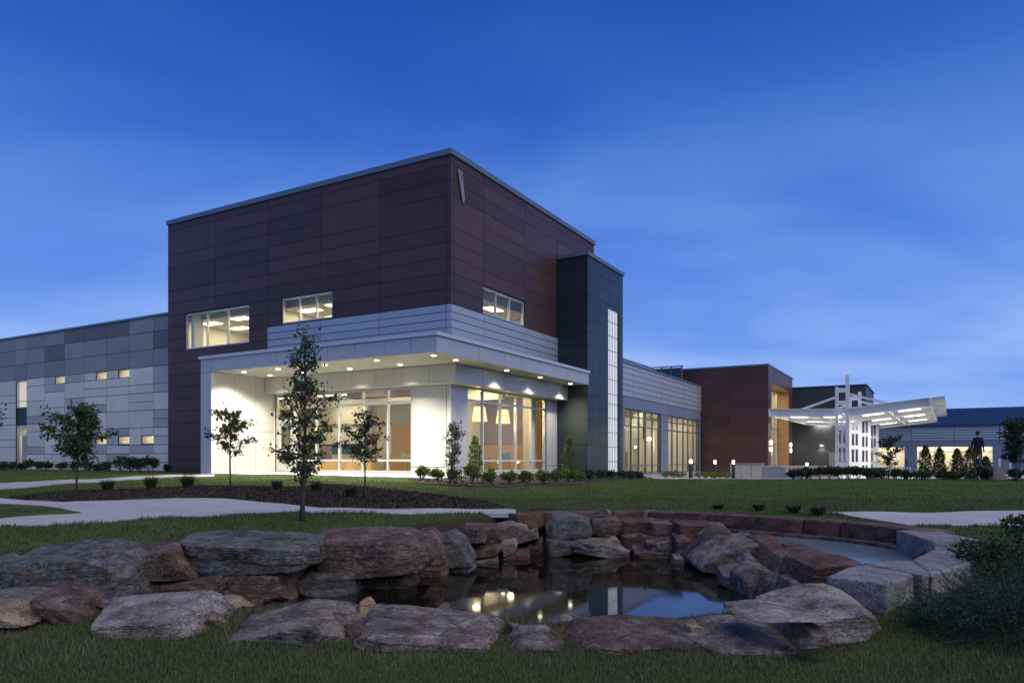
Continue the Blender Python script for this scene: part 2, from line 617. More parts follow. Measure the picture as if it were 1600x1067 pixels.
def sheet(name, poly, m, lift=.02, step=.35, skirt=True):
    """a slab laid over the ground: polygon cut into small cells that follow the slope"""
    bm = bmesh.new()
    vs_ = [bm.verts.new((p[0], p[1], 0)) for p in poly]
    bm.faces.new(vs_)
    x0, x1 = min(p[0] for p in poly), max(p[0] for p in poly)
    y0, y1 = min(p[1] for p in poly), max(p[1] for p in poly)
    for k in range(int((x1 - x0) / step)):
        bmesh.ops.bisect_plane(bm, geom=bm.verts[:] + bm.edges[:] + bm.faces[:], plane_co=(x0 + (k + 1) * step, 0, 0), plane_no=(1, 0, 0))
    for k in range(int((y1 - y0) / step)):
        bmesh.ops.bisect_plane(bm, geom=bm.verts[:] + bm.edges[:] + bm.faces[:], plane_co=(0, y0 + (k + 1) * step, 0), plane_no=(0, 1, 0))
    bmesh.ops.triangulate(bm, faces=bm.faces[:])
    for v in bm.verts:
        v.co.z = float(base_z(v.co.x, v.co.y)) + lift
    if skirt:
        ed = [e for e in bm.edges if e.is_boundary]
        ex = bmesh.ops.extrude_edge_only(bm, edges=ed)
        for g in ex['geom']:
            if isinstance(g, bmesh.types.BMVert):
                g.co.z -= lift + .06
    bmesh.ops.recalc_face_normals(bm, faces=bm.faces[:])
    me = bpy.data.meshes.new(name)
    bm.to_mesh(me); bm.free()
    me.materials.append(m)
    o = bpy.data.objects.new(name, me)
    COL.objects.link(o)
    return o


def gpoly(pts):
    return [tuple(on_ground(px, py)[:2]) for px, py in pts]


ISLAND = gpoly([(-80, 789), (0, 790), (65, 793), (107, 801), (126, 803.5), (98, 805.5), (0, 812), (-80, 816)])
PATH_A = gpoly([(-80, 778), (0, 779.5), (39, 783), (98, 786), (130, 784), (195, 782.5), (276, 779.5), (358, 781), (441, 788), (503, 795), (680, 795.5), (790, 796.2), (806, 798), (806, 804),
                (800, 804), (680, 804), (495, 803), (468, 800.5), (414, 801.5), (369, 804), (334, 808), (280, 809), (163, 817.5), (49, 822.5), (0, 824), (-80, 827)])
PATH_B = gpoly([(-80, 757), (0, 755.5), (60, 752.5), (120, 750), (200, 745.5), (262, 742.3), (335, 741.5), (335, 745), (262, 746), (200, 750), (120, 755), (60, 760.5), (0, 765), (-80, 770)])
PATH_C = gpoly([(1290, 801.5), (1600, 799), (1720, 798), (1720, 830), (1600, 828.5), (1563, 824), (1474, 823), (1416, 821.5), (1350, 812), (1316, 806)])
ISLAND_C = gpoly([(1563, 817), (1600, 813.5), (1720, 808), (1720, 823), (1600, 822), (1580, 820)])
BED = gpoly([(15, 778), (60, 773), (130, 768), (250, 764), (362, 761), (440, 762), (511, 758), (560, 761), (640, 769), (700, 777), (760, 786), (790, 795), (503, 794), (441, 787), (358, 780), (276, 778.5), (195, 781.5), (98, 785), (39, 782)])
PLINTH_BED = gpoly([(636, 746), (655, 756), (720, 760.5), (800, 761), (900, 758), (1005, 749), (1012, 744.5), (930, 744), (840, 744.5), (740, 745)])
WALK_D = gpoly([(1020, 745.6), (1240, 745.6), (1245, 748), (1020, 747.6)])
m_path = mat('path_concrete', (.43, .42, .42), .85, nscale=.9, namt=.14, bump=.2, bscale=30)
m_mulch = mat('bark_mulch', (.045, .030, .022), .95, nscale=9, namt=.45, bump=1.0, bscale=26)
o = sheet('path', PATH_A, m_path, .022); o['kind'] = 'structure'
# the grass wedge in the fork of the path
m_isl = bpy.data.materials['lawn_soil']
o = sheet('lawn', ISLAND, m_isl, .045, step=.3); o['kind'] = 'structure'
o = sheet('path', PATH_B, m_path, .02, step=.5); o['kind'] = 'structure'
o = sheet('path', PATH_C, m_path, .022); o['kind'] = 'structure'
o = sheet('lawn', ISLAND_C, m_isl, .045, step=.3); o['kind'] = 'structure'
o = sheet('path', WALK_D, m_path, .02, step=.8); o['kind'] = 'structure'
o = sheet('mulch_bed', BED, m_mulch, .03, step=.3); o['kind'] = 'structure'
o = sheet('mulch_bed', PLINTH_BED, m_mulch, .03, step=.4); o['kind'] = 'structure'
# paved apron in front of the entrance
ap = [B(-.35, 12.9), B(-.35, -.2), B(1.2, -.4), B(3.6, .6), B(3.6, 12.9)]
o = sheet('pavement', [tuple(p[:2]) for p in ap], m_concrete, .05, step=.6); o['kind'] = 'structure'
# paving beyond the lawn on the far side
fp = [(12, 52), (60, 45), (62, 75), (16, 64)]
o = sheet('pavement', fp, m_path, .03, step=2.5); o['kind'] = 'structure'


def water_mat(name, col, rough, bscale, bstr):
    m = bpy.data.materials.new(name)
    m.use_nodes = True
    nt = m.node_tree; N, L = nt.nodes, nt.links
    p = N['Principled BSDF']
    p.inputs['Base Color'].default_value = col + (1,)
    p.inputs['Roughness'].default_value = rough
    p.inputs['IOR'].default_value = 1.33
    geo = N.new('ShaderNodeNewGeometry')
    mp = N.new('ShaderNodeMapping'); mp.inputs['Scale'].default_value = (1, .55, 1)
    nz = N.new('ShaderNodeTexNoise'); nz.inputs['Scale'].default_value = bscale; nz.inputs['Detail'].default_value = 3
    bp = N.new('ShaderNodeBump'); bp.inputs['Strength'].default_value = bstr; bp.inputs['Distance'].default_value = .01
    L.new(geo.outputs['Position'], mp.inputs[0]); L.new(mp.outputs[0], nz.inputs['Vector'])
    L.new(nz.outputs['Fac'], bp.inputs['Height']); L.new(bp.outputs[0], p.inputs['Normal'])
    return m


def water(name, poly, z, m, grow):
    c = np.mean(poly, 0)
    pts = [tuple(c + (p - c) * (1 + grow / (np.linalg.norm(p - c) + 1e-6))) + (z,) for p in poly]
    o = mobj(name, pts, [tuple(range(len(pts)))], m)
    if sum((pts[i][0] * pts[(i + 1) % len(pts)][1] - pts[(i + 1) % len(pts)][0] * pts[i][1]) for i in range(len(pts))) < 0:
        o.data.flip_normals()
    o['kind'] = 'structure'
    return o


water('pond_water', POND, WATER_Z, water_mat('pond_water', (.012, .010, .006), .045, 2.2, .10), .45)
water('pool_water', POOL, POOL_Z, water_mat('pool_water', (.15, .21, .25), .16, 5, .5), .25)

# ------------------------------------------------------------------ buildings
def bthing(name, label, u0, v0, z0=0., cat='building', group=None):
    t = thing(name, label, cat, B(u0, v0, z0), BROT, group)
    t['grid'] = (u0, v0, z0)
    return t


def og(t):
    return tuple(t['grid']) if 'grid' in t else (0, 0, 0)


def fb(axis, n0, n1, t0, t1, z0, z1):
    """box from facade coordinates: n across the wall, t along it"""
    return ((n0, t0, z0), (n1, t1, z1)) if axis == 'u' else ((t0, n0, z0), (t1, n1, z1))


def gbox(t, name, m, a, b):
    return bx(name, m, t, a, b, og(t))


def wall(t, name, m, axis, n0, n1, t0, t1, z0, z1, openings=()):
    """a wall with rectangular holes as one mesh"""
    ts = sorted({t0, t1} | {x for o in openings for x in o[:2] if t0 < x < t1})
    mb = MB()
    for a, b in zip(ts, ts[1:]):
        mid = (a + b) / 2
        cuts = sorted([(max(o[2], z0), min(o[3], z1)) for o in openings if o[0] < mid < o[1]])
        z = z0
        for c0, c1 in cuts:
            if c0 > z:
                mb.box(*fb(axis, n0, n1, a, b, z, c0))
            z = max(z, c1)
        if z < z1:
            mb.box(*fb(axis, n0, n1, a, b, z, z1))
    return mb.build(name, m, t, [-c for c in og(t)])


def subtract(r, openings):
    out = [r]
    for o in openings:
        nxt = []
        for a, b, c, d in out:
            if o[0] >= b or o[1] <= a or o[2] >= d or o[3] <= c:
                nxt.append((a, b, c, d)); continue
            if o[0] > a: nxt.append((a, o[0], c, d))
            if o[1] < b: nxt.append((o[1], b, c, d))
            x0, x1 = max(a, o[0]), min(b, o[1])
            if o[2] > c: nxt.append((x0, x1, c, o[2]))
            if o[3] < d: nxt.append((x0, x1, o[3], d))
        out = nxt
    return out


def panels(t, m, axis, face, rects, openings=(), thick=.009, gap=.026, name='panel'):
    """cladding: each panel its own piece, proud of the wall behind with open joints"""
    res = []
    for r in rects:
        mm = m
        if len(r) == 5:
            mm = r[4]; r = r[:4]
        for a, b, c, d in subtract(r, openings):
            if b - a < .08 or d - c < .06:
                continue
            g = gap / 2
            res.append(gbox(t, name, mm, *fb(axis, face - thick, face, a + g, b - g, c + g, d - g)))
    return res


def grid_rects(cols, rows, merges=()):
    """column and row lines to rectangles; merges = {(col,row): rows taken}"""
    out = []
    md = dict(merges)
    for i, (a, b) in enumerate(zip(cols, cols[1:])):
        j = 0
        while j < len(rows) - 1:
            k = md.get((i, j), 1)
            out.append((min(a, b), max(a, b), rows[j], rows[min(j + k, len(rows) - 1)]))
            j += k
    return out


def window(t, axis, face, ts, zs, fm=None, fw=.055, depth=.12, set_in=.05, skip=(), name='window', gm=None):
    """frame with its mullions, transoms and panes; zs may differ per bay"""
    fm = fm or m_frame
    gm = gm or m_glass
    n0, n1 = face + set_in, face + set_in + depth
    mb = MB()
    t0, t1, z0, z1 = ts[0], ts[-1], zs[0], zs[-1]
    mb.box(*fb(axis, n0, n1, t0, t0 + fw, z0, z1)); mb.box(*fb(axis, n0, n1, t1 - fw, t1, z0, z1))
    mb.box(*fb(axis, n0, n1, t0 + fw, t1 - fw, z0, z0 + fw)); mb.box(*fb(axis, n0, n1, t0 + fw, t1 - fw, z1 - fw, z1))
    w = mb.build(name, fm, t, [-c for c in og(t)])
    for x in ts[1:-1]:
        bx('mullion', fm, w, *fb(axis, n0 + .004, n1 - .004, x - fw / 2, x + fw / 2, z0 + fw, z1 - fw))
    for i, (a, b) in enumerate(zip(ts, ts[1:])):
        la = a + (fw if i == 0 else fw / 2)
        lb = b - (fw if i == len(ts) - 2 else fw / 2)
        for z in zs[1:-1]:
            bx('transom', fm, w, *fb(axis, n0 + .008, n1 - .008, la, lb, z - fw / 2, z + fw / 2))
        for j, (c, d) in enumerate(zip(zs, zs[1:])):
            if (i, j) in skip:
                continue
            lc = c + (fw if j == 0 else fw / 2); ld = d - (fw if j == len(zs) - 2 else fw / 2)
            bx('pane', gm, w, *fb(axis, n0 + depth * .45, n0 + depth * .45 + .008, la, lb, lc, ld))
    return w


def troffer(t, u, v, z, su, sv, energy, m=None, color=(1, .82, .50), name='ceiling_light'):
    """flush ceiling light: lit lens with its own light just below"""
    o = gbox(t, name, m or m_troffer, (u - su / 2, v - sv / 2, z - .03), (u + su / 2, v + sv / 2, z + .01))
    g = og(t)
    light('lamp_light', 'AREA', t, (u - g[0], v - g[1], z - .05 - g[2]), energy * 3.0, color, su, sy=sv)
    return o


# ---- main building
U0, V0, TOP = 3.55, 1.84, 13.43
main = bthing('main_building', 'tall dark brown panel clad block above the lit glazed entrance corner', U0, V0)
VL, UR = 20.2, 18.26
W1 = (13.89, 18.79, 6.43, 8.30); W2 = (8.38, 11.63, 7.12, 8.34); W3 = (6.06, 9.87, 7.10, 8.30)
GL = (3.86, 12.06, .10, 3.75); GR = (4.83, 12.15, .10, 3.75)
wall(main, 'wall', m_gap, 'u', U0, U0 + .20, V0, VL, -1.2, TOP - .24, [W1, W2, GL])
wall(main, 'wall', m_gap, 'v', V0, V0 + .20, U0 + .20, UR, -1.2, TOP - .24, [W3, GR])
gbox(main, 'roof', m_gap, (U0 + .21, V0 + .21, TOP - .6), (UR, VL, TOP - .5))
gbox(main, 'wall', m_gap, (UR - .2, V0 + .21, -1.2), (UR, VL, TOP - .25))
gbox(main, 'wall', m_gap, (U0 + .21, VL - .2, -1.2), (UR - .21, VL, TOP - .25))
ROW = [7.06 - .64 * k for k in range(11, 0, -1)] + [7.06 + .64 * k for k in range(0, 10)] + [TOP - .24]
ROW = [round(z, 3) for z in ROW]
z7 = ROW.index(7.06)
colsL = [2.04, 5.57, 9.06, 12.54, 16.36, VL]
top_rows = ROW[z7:]
mergesL = {(0, 0): 1, (0, 5): 2, (1, 6): 2, (4, 7): 2, (4, 4): 2, (3, 6): 1}
rects = grid_rects(colsL, top_rows, mergesL.items())
rects += [(V0 - .03, 2.04, a, b) for a, b in zip(top_rows[::2], top_rows[2::2])]
panels(main, m_brown, 'u', U0, rects, [W1, W2])
panels(main, m_brown, 'u', U0, grid_rects([12.54, 16.36, VL], ROW[:z7 + 1], {(1, 2): 2, (0, 5): 1}.items()), [W1, (0, 12.80, -3, 5.2)])
colsR = [U0 + .2, 6.06, 9.87, 13.37, UR]
rects = grid_rects(colsR, top_rows, {(1, 3): 2, (2, 6): 2, (0, 5): 2, (3, 6): 2}.items())
rects += [(U0, U0 + .2, a, b) for a, b in zip(top_rows, top_rows[1:])]
panels(main, m_brown, 'v', V0, rects, [W3, (13.3, 18.38, 0, 11.42)])
# pale board band
BROW = [5.10 + .327 * k for k in range(7)]
BROW[-1] = 7.05
panels(main, m_board, 'u', U0, grid_rects([2.04, 5.57, 9.06, 12.54], BROW) + [(V0 - .05, 2.04, a, b) for a, b in zip(BROW, BROW[1:])], [W2], thick=.05, gap=.03, name='board')
panels(main, m_board, 'v', V0, grid_rects([U0, 6.06, 9.97, 13.40], BROW), [W3], thick=.05, gap=.03, name='board')
# coping
gbox(main, 'coping', m_coping, (U0 - .08, V0 - .08, TOP - .235), (U0 + .35, VL + .05, TOP))
gbox(main, 'coping', m_coping, (U0 + .351, V0 - .08, TOP - .235), (UR + .05, V0 + .35, TOP))
# upper windows
window(main, 'u', U0, [W1[0], 15.5, 17.1, W1[1]], W1[2:], fw=.07)
window(main, 'u', U0, [W2[0], 9.42, 10.5, W2[1]], W2[2:], fw=.07)
window(main, 'v', V0, [W3[0], 7.25, 8.5, W3[1]], W3[2:], fw=.07)
# ground floor glazing
window(main, 'u', U0, [3.86, 5.21, 6.63, 8.03, 9.44, 10.80], [.10, .62, 3.13, 3.75], fw=.075, depth=.14)
window(main, 'v', V0, [4.83, 6.17, 7.70, 9.14, 10.66, 12.15], [.10, .60, 3.22, 3.75], fw=.075, depth=.14)
# entrance door with its own frame and fanlight
window(main, 'u', U0, [10.80, 12.06], [2.50, 3.75], fw=.075, depth=.14, name='fanlight')
dmb = MB()
for a, b in (((U0 + .05, 10.80, .10), (U0 + .19, 10.92, 2.50)), ((U0 + .05, 11.94, .10), (U0 + .19, 12.06, 2.50)), ((U0 + .05, 10.92, 2.36), (U0 + .19, 11.94, 2.50))):
    dmb.box(a, b)
dmb.build('door_frame', m_frame, main, [-c for c in og(main)])
dmb = MB()
for a, b in (((U0 + .07, 10.93, .11), (U0 + .12, 11.10, 2.35)), ((U0 + .07, 11.76, .11), (U0 + .12, 11.93, 2.35)), ((U0 + .07, 11.10, .11), (U0 + .12, 11.76, .45)), ((U0 + .07, 11.10, 2.18), (U0 + .12, 11.76, 2.35)), ((U0 + .075, 11.10, 1.05), (U0 + .115, 11.76, 1.12))):
    dmb.box(a, b)
dr = dmb.build('door', m_frame, main, [-c for c in og(main)])
bx('pane', m_glass, dr, (U0 + .09, 11.10, .45), (U0 + .10, 11.76, 1.05))
bx('pane', m_glass, dr, (U0 + .09, 11.10, 1.12), (U0 + .10, 11.76, 2.18))
bx('handle', m_chrome, dr, (U0 + .01, 10.99, .75), (U0 + .035, 11.02, 1.55))
# lower walls beside the glass
panels(main, m_cream, 'u', U0, [(2.05, 3.86, .34, 3.75), (2.05, 3.86, -.3, .34), (V0 - .03, 2.05, -.3, 3.75)])
panels(main, m_fascia, 'v', V0, [(U0, 4.83, .34, 3.75), (U0, 4.83, -.3, .34), (12.15, 13.40, .34, 3.75), (12.15, 13.40, -.3, .34)])
gbox(main, 'sill', m_concrete, (U0 - .03, 3.86, -.3), (U0 + .19, 12.06, .095))
gbox(main, 'sill', m_concrete, (4.83, V0 - .03, -.3), (12.15, V0 + .19, .095))
# beam over the glass, with its facing panels
gbox(main, 'beam', m_cream, (2.98, 1.23, 3.752), (U0 - .002, 12.10, 4.50))
gbox(main, 'beam', m_cream, (U0, 1.23, 3.752), (13.40, V0 - .002, 4.50))
panels(main, m_cream, 'u', 2.98, [(a, b, 3.75, 4.50) for a, b in zip([1.21, 2.5, 3.9, 5.3, 6.7, 8.1, 9.5, 10.9], [2.5, 3.9, 5.3, 6.7, 8.1, 9.5, 10.9, 12.11])], thick=.025)
panels(main, m_fascia, 'v', 1.23, [(a, b, 3.75, 4.50) for a, b in zip([2.96, 5.0, 6.9, 8.8, 11.2], [5.0, 6.9, 8.8, 11.2, 13.40])], thick=.025)


# rooms
def room(t, u0, u1, v0, v1, z0, z1, wm, walls='back', fm=None, cm=None, front=True):
    gbox(t, 'floor', fm or m_floor, (u0, v0, z0 - .1), (u1, v1, z0))
    gbox(t, 'ceiling', cm or m_ceil, (u0, v0, z1), (u1, v1, z1 + .1))
    gbox(t, 'interior_wall', wm, (u1, v0, z0 - .1), (u1 + .1, v1, z1 + .1))
    gbox(t, 'interior_wall', wm, (u0, v1, z0 - .1), (u1 + .1, v1 + .1, z1 + .1))
    if front:
        gbox(t, 'interior_wall', wm, (u0, v0 - .1, z0 - .1), (u1 + .1, v0, z1 + .1))
    gbox(t, 'interior_wall', wm, (u0 - .1, v0, z0 - .1), (u0, v1, z1 + .1)) if walls == 'all' else None


# lobby
gbox(main, 'floor', m_floor, (U0 + .2, V0 + .2, 0.0), (13.3, 19.0, .10))
gbox(main, 'ceiling', m_ceil, (U0 + .2, V0 + .2, 4.02), (13.3, 19.0, 4.12))
gbox(main, 'interior_wall', m_white, (U0 + .201, 12.08, .10), (U0 + .26, 18.8, 4.02))
gbox(main, 'door_jamb', m_cream, (U0 - .02, 12.062, -.2), (U0 + .2, 12.16, 4.5))
gbox(main, 'interior_wall', m_taupe, (13.1, V0 + .2, .10), (13.3, 6.4, 4.02))
gbox(main, 'interior_wall', m_wood, (12.98, V0 + .2, .10), (13.09, 3.6, 4.02))
gbox(main, 'interior_wall', m_wood, (12.98, 3.61, .10), (13.09, 6.4, 1.45))
gbox(main, 'interior_wall', m_white, (10.4, 6.5, .10), (10.5, 18.9, 4.02))
gbox(main, 'interior_wall', m_white, (10.4, 6.4, .10), (13.1, 6.5, 4.02))
gbox(main, 'interior_wall', m_white, (U0 + .26, 18.8, .10), (10.4, 18.9, 4.02))
gbox(main, 'interior_wall', m_wood, (10.30, 8.75, .10), (10.39, 10.45, 2.5))
gbox(main, 'interior_wall', m_taupe, (10.31, 10.5, 2.6), (10.39, 18.7, 2.68))
gbox(main, 'column', m_cream, (9.3, 10.9, .10), (9.65, 11.25, 4.02))
gbox(main, 'counter', m_wood, (9.6, 8.8, .10), (10.29, 10.4, .95))
for k in range(5):
    gbox(main, 'cabinet', m_white, (9.85, 12.0 + 1.3 * k, .10), (10.39, 13.28 + 1.3 * k, .95))
    gbox(main, 'cabinet', m_white, (10.05, 12.0 + 1.3 * k, 1.55), (10.39, 13.28 + 1.3 * k, 2.45))
gbox(main, 'worktop', m_taupe, (9.82, 11.95, .955), (10.39, 18.6, 1.0))
gbox(main, 'splashback', m_tealc, (10.37, 12.0, 1.0), (10.395, 18.5, 1.54))
gbox(main, 'bulkhead', m_bulk, (5.4, 4.6, 3.60), (6.0, 9.2, 4.01))
gbox(main, 'bulkhead', m_white, (8.2, V0 + .3, 3.50), (8.5, 18.7, 4.015))
gbox(main, 'bench', m_wood, (4.5, 6.9, .10), (5.0, 10.4, .56))
gbox(main, 'screen', m_taupe, (6.4, 11.2, .10), (6.5, 13.6, 1.35))
gbox(main, 'column', m_cream, (11.6, 2.4, .10), (12.1, 2.9, 4.02))
for u, v in ((4.8, 4.6), (4.8, 7.4), (4.8, 10.2), (7.2, 4.6), (7.2, 8.2), (7.2, 11.8), (11, 4.6), (9.4, 13.5), (7.2, 15.5)):
    troffer(main, u, v, 4.01, .16, 1.9, 15, m_tube)
for u, v in ((7.2, 2.9), (10.4, 2.9)):
    troffer(main, u, v, 4.01, .3, .3, 9)
# upper rooms
# (a taller pocket at the glass, then the dropped tile ceiling)
room(main, U0 + .2, 8.6, 12.85, 19.95, 5.6, 8.62, m_white)
room(main, U0 + .2, 9.0, 6.4, 12.70, 5.6, 8.62, m_white)
room(main, U0 + .2, 12.5, V0 + .2, 6.2, 5.6, 8.62, m_white, front=False)
gbox(main, 'ceiling', m_ceil, (4.35, 12.86, 8.08), (8.59, 19.94, 8.60))
gbox(main, 'ceiling', m_ceil, (4.35, 6.41, 8.08), (8.99, 12.69, 8.60))
gbox(main, 'ceiling', m_ceil, (U0 + .21, 2.75, 8.08), (12.49, 6.19, 8.60))
gbox(main, 'interior_wall', m_white, (U0 + .2, 18.3, 5.6), (4.3, 18.55, 8.62))
for u, v in ((5.2, 18.8), (5.0, 16.2), (6.9, 18.6), (6.9, 16.2), (5.2, 13.9)):
    troffer(main, u, v, 8.08, .55, 1.15, 10)
for u, v in ((5.3, 11.5), (5.0, 9.4), (7.2, 11.5), (7.2, 8.2), (5.2, 7.4)):
    troffer(main, u, v, 8.08, .55, 1.15, 11)
for u, v in ((6.6, 3.5), (9.6, 3.5), (11.2, 4.9), (7.6, 5.2)):
    troffer(main, u, v, 8.08, 1.15, .55, 10)

# ---- entrance canopy
can = bthing('entrance_canopy', 'silver wraparound canopy with lit soffit over the glazed entrance corner', 0, 0, 0, 'canopy')
gbox(can, 'soffit', m_cream, (.03, .03, 4.512), (U0 - .01, 12.83, 4.62))
gbox(can, 'soffit', m_cream, (U0 - .005, .03, 4.512), (13.39, V0 - .01, 4.62))
gbox(can, 'roof', m_gap, (.06, .06, 5.06), (U0 - .06, 12.80, 5.12))
gbox(can, 'roof', m_gap, (U0 - .055, .06, 5.06), (13.36, V0 - .06, 5.12))
gbox(can, 'fascia_backing', m_gap, (.03, .03, 4.63), (.2, 12.82, 5.05))
gbox(can, 'fascia_backing', m_gap, (.21, .03, 4.63), (13.38, .2, 5.05))
fv = [0.0, 1.17, 2.37, 3.84, 5.26, 6.68, 8.07, 9.40, 10.79, 12.12, 12.86]
panels(can, m_fascia, 'u', .03, [(a, b, 4.50, 5.09) for a, b in zip(fv, fv[1:])], gap=.018)
fu = [0.0, 2.85, 4.82, 6.30, 7.84, 9.38, 10.91, 12.41, 13.40]
panels(can, m_fascia, 'v', .03, [(a + (.03 if a == 0 else 0), b, 4.50, 5.09) for a, b in zip(fu, fu[1:])], gap=.018)
gbox(can, 'coping', m_copinglight, (-.06, -.06, 5.092), (.35, 12.92, 5.22))
gbox(can, 'coping', m_copinglight, (.351, -.06, 5.092), (13.42, .35, 5.22))
gbox(can, 'end_wall', m_gap, (.03, 12.15, -.6), (U0 - .01, 12.82, 4.51))
panels(can, m_fascia, 'u', .03, [(12.14, 12.86, 1.95, 4.50), (12.14, 12.86, -.3, 1.95)], gap=.018)
panels(can, m_cream, 'v', 12.15, [(a, b, c, d) for a, b in ((.01, 1.25), (1.25, 2.45), (2.45, U0)) for c, d in ((-.3, 1.95), (1.95, 4.505))], gap=.016)

# ---- stair tower
tow = bthing('stair_tower', 'dark slate tower with a tall narrow glowing window strip', 13.42, .1)
TU0, TU1, TV, TT = 13.42, 18.40, .10, 11.40
SL = (16.20, 17.66, -.2, 8.98)
wall(tow, 'wall', m_gap, 'u', TU0, TU0 + .2, TV, 4.0, -1.5, TT - .2)
wall(tow, 'wall', m_gap, 'v', TV, TV + .2, TU0 + .2, TU1, -1.5, TT - .2, [SL])
gbox(tow, 'wall', m_gap, (TU1 - .2, TV + .21, -1.5), (TU1, 4.0, TT - .2))
gbox(tow, 'roof', m_gap, (TU0 + .2, TV + .2, TT - .5), (TU1 - .2, 4, TT - .4))
TR = [-.55 + .65 * k for k in range(18)] + [TT - .2]
panels(tow, m_tower, 'u', TU0, grid_rects([TV, V0], TR), [], gap=.02)
panels(tow, m_tower, 'v', TV, grid_rects([TU0 - .03, 15.02, 16.20, 17.66, TU1], TR, {(0, 3): 2, (1, 6): 2, (0, 9): 2, (1, 11): 2, (0, 13): 2}.items()), [SL, (17.62, 17.80, -.5, 8.98)], gap=.02)
gbox(tow, 'coping', m_coping, (TU0 - .08, TV - .08, TT - .195), (TU0 + .3, 2.2, TT))
gbox(tow, 'coping', m_coping, (TU0 + .301, TV - .08, TT - .195), (TU1 + .06, TV + .3, TT))
window(tow, 'v', TV, [SL[0], 16.55, 16.9, 17.3, SL[1]], [-.2, .55, 1.35, 2.15, 2.95, 3.75, 4.3, 5.1, 5.9, 6.7, 7.5, 8.3, 8.98], m_chrome, fw=.03, depth=.08, set_in=.02, gm=m_kalwall, name='translucent_window')

# ---- wing on the left
lw = bthing('panel_wing', 'long low wing clad in beige and grey panels with small square windows', 5, 22.25)
LU, LT = 5.0, 9.0
LWIN = [(32.72, 33.82, 5.53, 6.03), (28.20, 29.29, 5.53, 6.03), (25.91, 26.99, 5.53, 6.03), (28.20, 29.35, 1.56, 2.06), (25.91, 26.99, 1.56, 2.06), (23.60, 24.74, 1.56, 2.06)]
SLIT = (37.24, 38.60, -.1, 5.96)
wall(lw, 'wall', m_gap, 'u', LU, LU + .2, 20.0, 48, -1.2, LT - .12, LWIN + [SLIT])
gbox(lw, 'roof', m_gap, (LU + .2, 20, LT - .5), (LU + 9, 48, LT - .4))
lcol = [20.0, 22.0, 23.6, 25.91, 28.19, 30.48, 32.72, 35.03, 37.22, 38.76, 40.9, 43.2, 45.5, 48]
lr = random.Random(5)
rects = []
for i, (a, b) in enumerate(zip(lcol, lcol[1:])):
    for j, (c, d) in enumerate(((6.03, 7.03), (7.03, 8.03), (8.03, LT - .12))):
        r = lr.random()
        rects.append((a, b, c, d, m_greyD if ((j == 2 and i in (4, 5)) or (j == 1 and i in (6, 1)) or r < .10) else m_greyA))
    z = 6.03
    while z > -.2:
        k = lr.choice([1, 1, 1, 2, 2]) if z > .6 else 1
        h = .5025 * k
        mm = m_beigeA if lr.random() > .22 else m_beigeB
        rects.append((a, b, z - h, z, mm))
        z -= h
panels(lw, m_beigeA, 'u', LU, rects, LWIN + [SLIT], thick=.009, gap=.034)
gbox(lw, 'coping', m_coping, (LU - .08, 20, LT - .118), (LU + .3, 48, LT))
for k, o_ in enumerate(LWIN):
    window(lw, 'u', LU, o_[:2], o_[2:], fw=.05, set_in=.04)
    room(lw, LU + .2, LU + 3.2, o_[0] - .6, o_[1] + .6, o_[2] - 1.0, o_[3] + .55, m_white)
    troffer(lw, LU + 1.6, (o_[0] + o_[1]) / 2, o_[3] + .55, .6, 1.2, 12)
window(lw, 'u', LU, SLIT[:2], [-.1, .75, 2.35, 2.95], fw=.06, set_in=.05)
gbox(lw, 'spandrel', m_black, (LU + .06, SLIT[0], 2.95), (LU + .12, SLIT[1], 4.15))
window(lw, 'u', LU, SLIT[:2], [4.15, 4.6, SLIT[3]], fw=.05, set_in=.05)
gbox(lw, 'roller_blind', m_blind, (LU + .24, SLIT[0], 4.15), (LU + .26, SLIT[1], SLIT[3]))
room(lw, LU + .3, LU + 3.5, SLIT[0] - .7, SLIT[1] + .7, -.1, 2.95, m_white)
gbox(lw, 'curtain', m_cream, (LU + .5, SLIT[0] - .2, -.08), (LU + .56, SLIT[1] + .2, 2.3))
troffer(lw, LU + 1.5, 37.9, 2.95, .6, 1.2, 9)

# ---- glazed wing right of the tower
gw = bthing('glazed_wing', 'low wing right of the tower with tall lit windows under pale boards', 18.4, V0)
WU0, WU1, WT, WB = 18.42, 41.20, 7.0, -.35
G1 = (23.25, 30.45, WB, 3.98); G2 = (32.20, 40.60, WB, 3.98); G0 = (18.8, 22.0, WB, 3.98)
wall(gw, 'wall', m_gap, 'v', V0, V0 + .25, WU0, WU1, -1.6, WT - .15, [G0, G1, G2])
gbox(gw, 'roof', m_gap, (WU0, V0 + .26, WT - .5), (WU1, 10, WT - .4))
brow = [4.75 + .37 * k for k in range(7)]
brow[-1] = WT - .15
panels(gw, m_board, 'v', V0, grid_rects([WU0, 24.6, 30.5, 36.0, WU1], brow), thick=.05, gap=.035, name='board')
panels(gw, m_bluepan, 'v', V0, [(WU0, 23.25, 3.98, 4.75), (23.25, 28.0, 3.98, 4.75), (28.0, 32.2, 3.98, 4.75), (32.2, 36.4, 3.98, 4.75), (36.4, WU1, 3.98, 4.75),
                               (30.45, 32.20, -.9, 3.98), (22.0, 23.25, -.9, 3.98), (40.60, WU1, -.9, 3.98), (WU0, 18.8, -.9, 3.98)])
gbox(gw, 'coping', m_coping, (WU0, V0 - .1, WT - .148), (WU1, V0 + .35, WT))
zt = [WB, .26, 2.86, 3.48, 3.98]
window(gw, 'v', V0, [18.8, 20.4, 22.0], zt, m_frame_dark, fw=.08, depth=.16)
window(gw, 'v', V0, [23.25, 24.61, 26.08, 27.43, 28.85, 30.45], zt, m_frame_dark, fw=.07, depth=.12)
window(gw, 'v', V0, [32.20, 33.47, 34.78, 36.32, 37.67, 39.14, 40.60], zt, m_frame_dark, fw=.07, depth=.12)
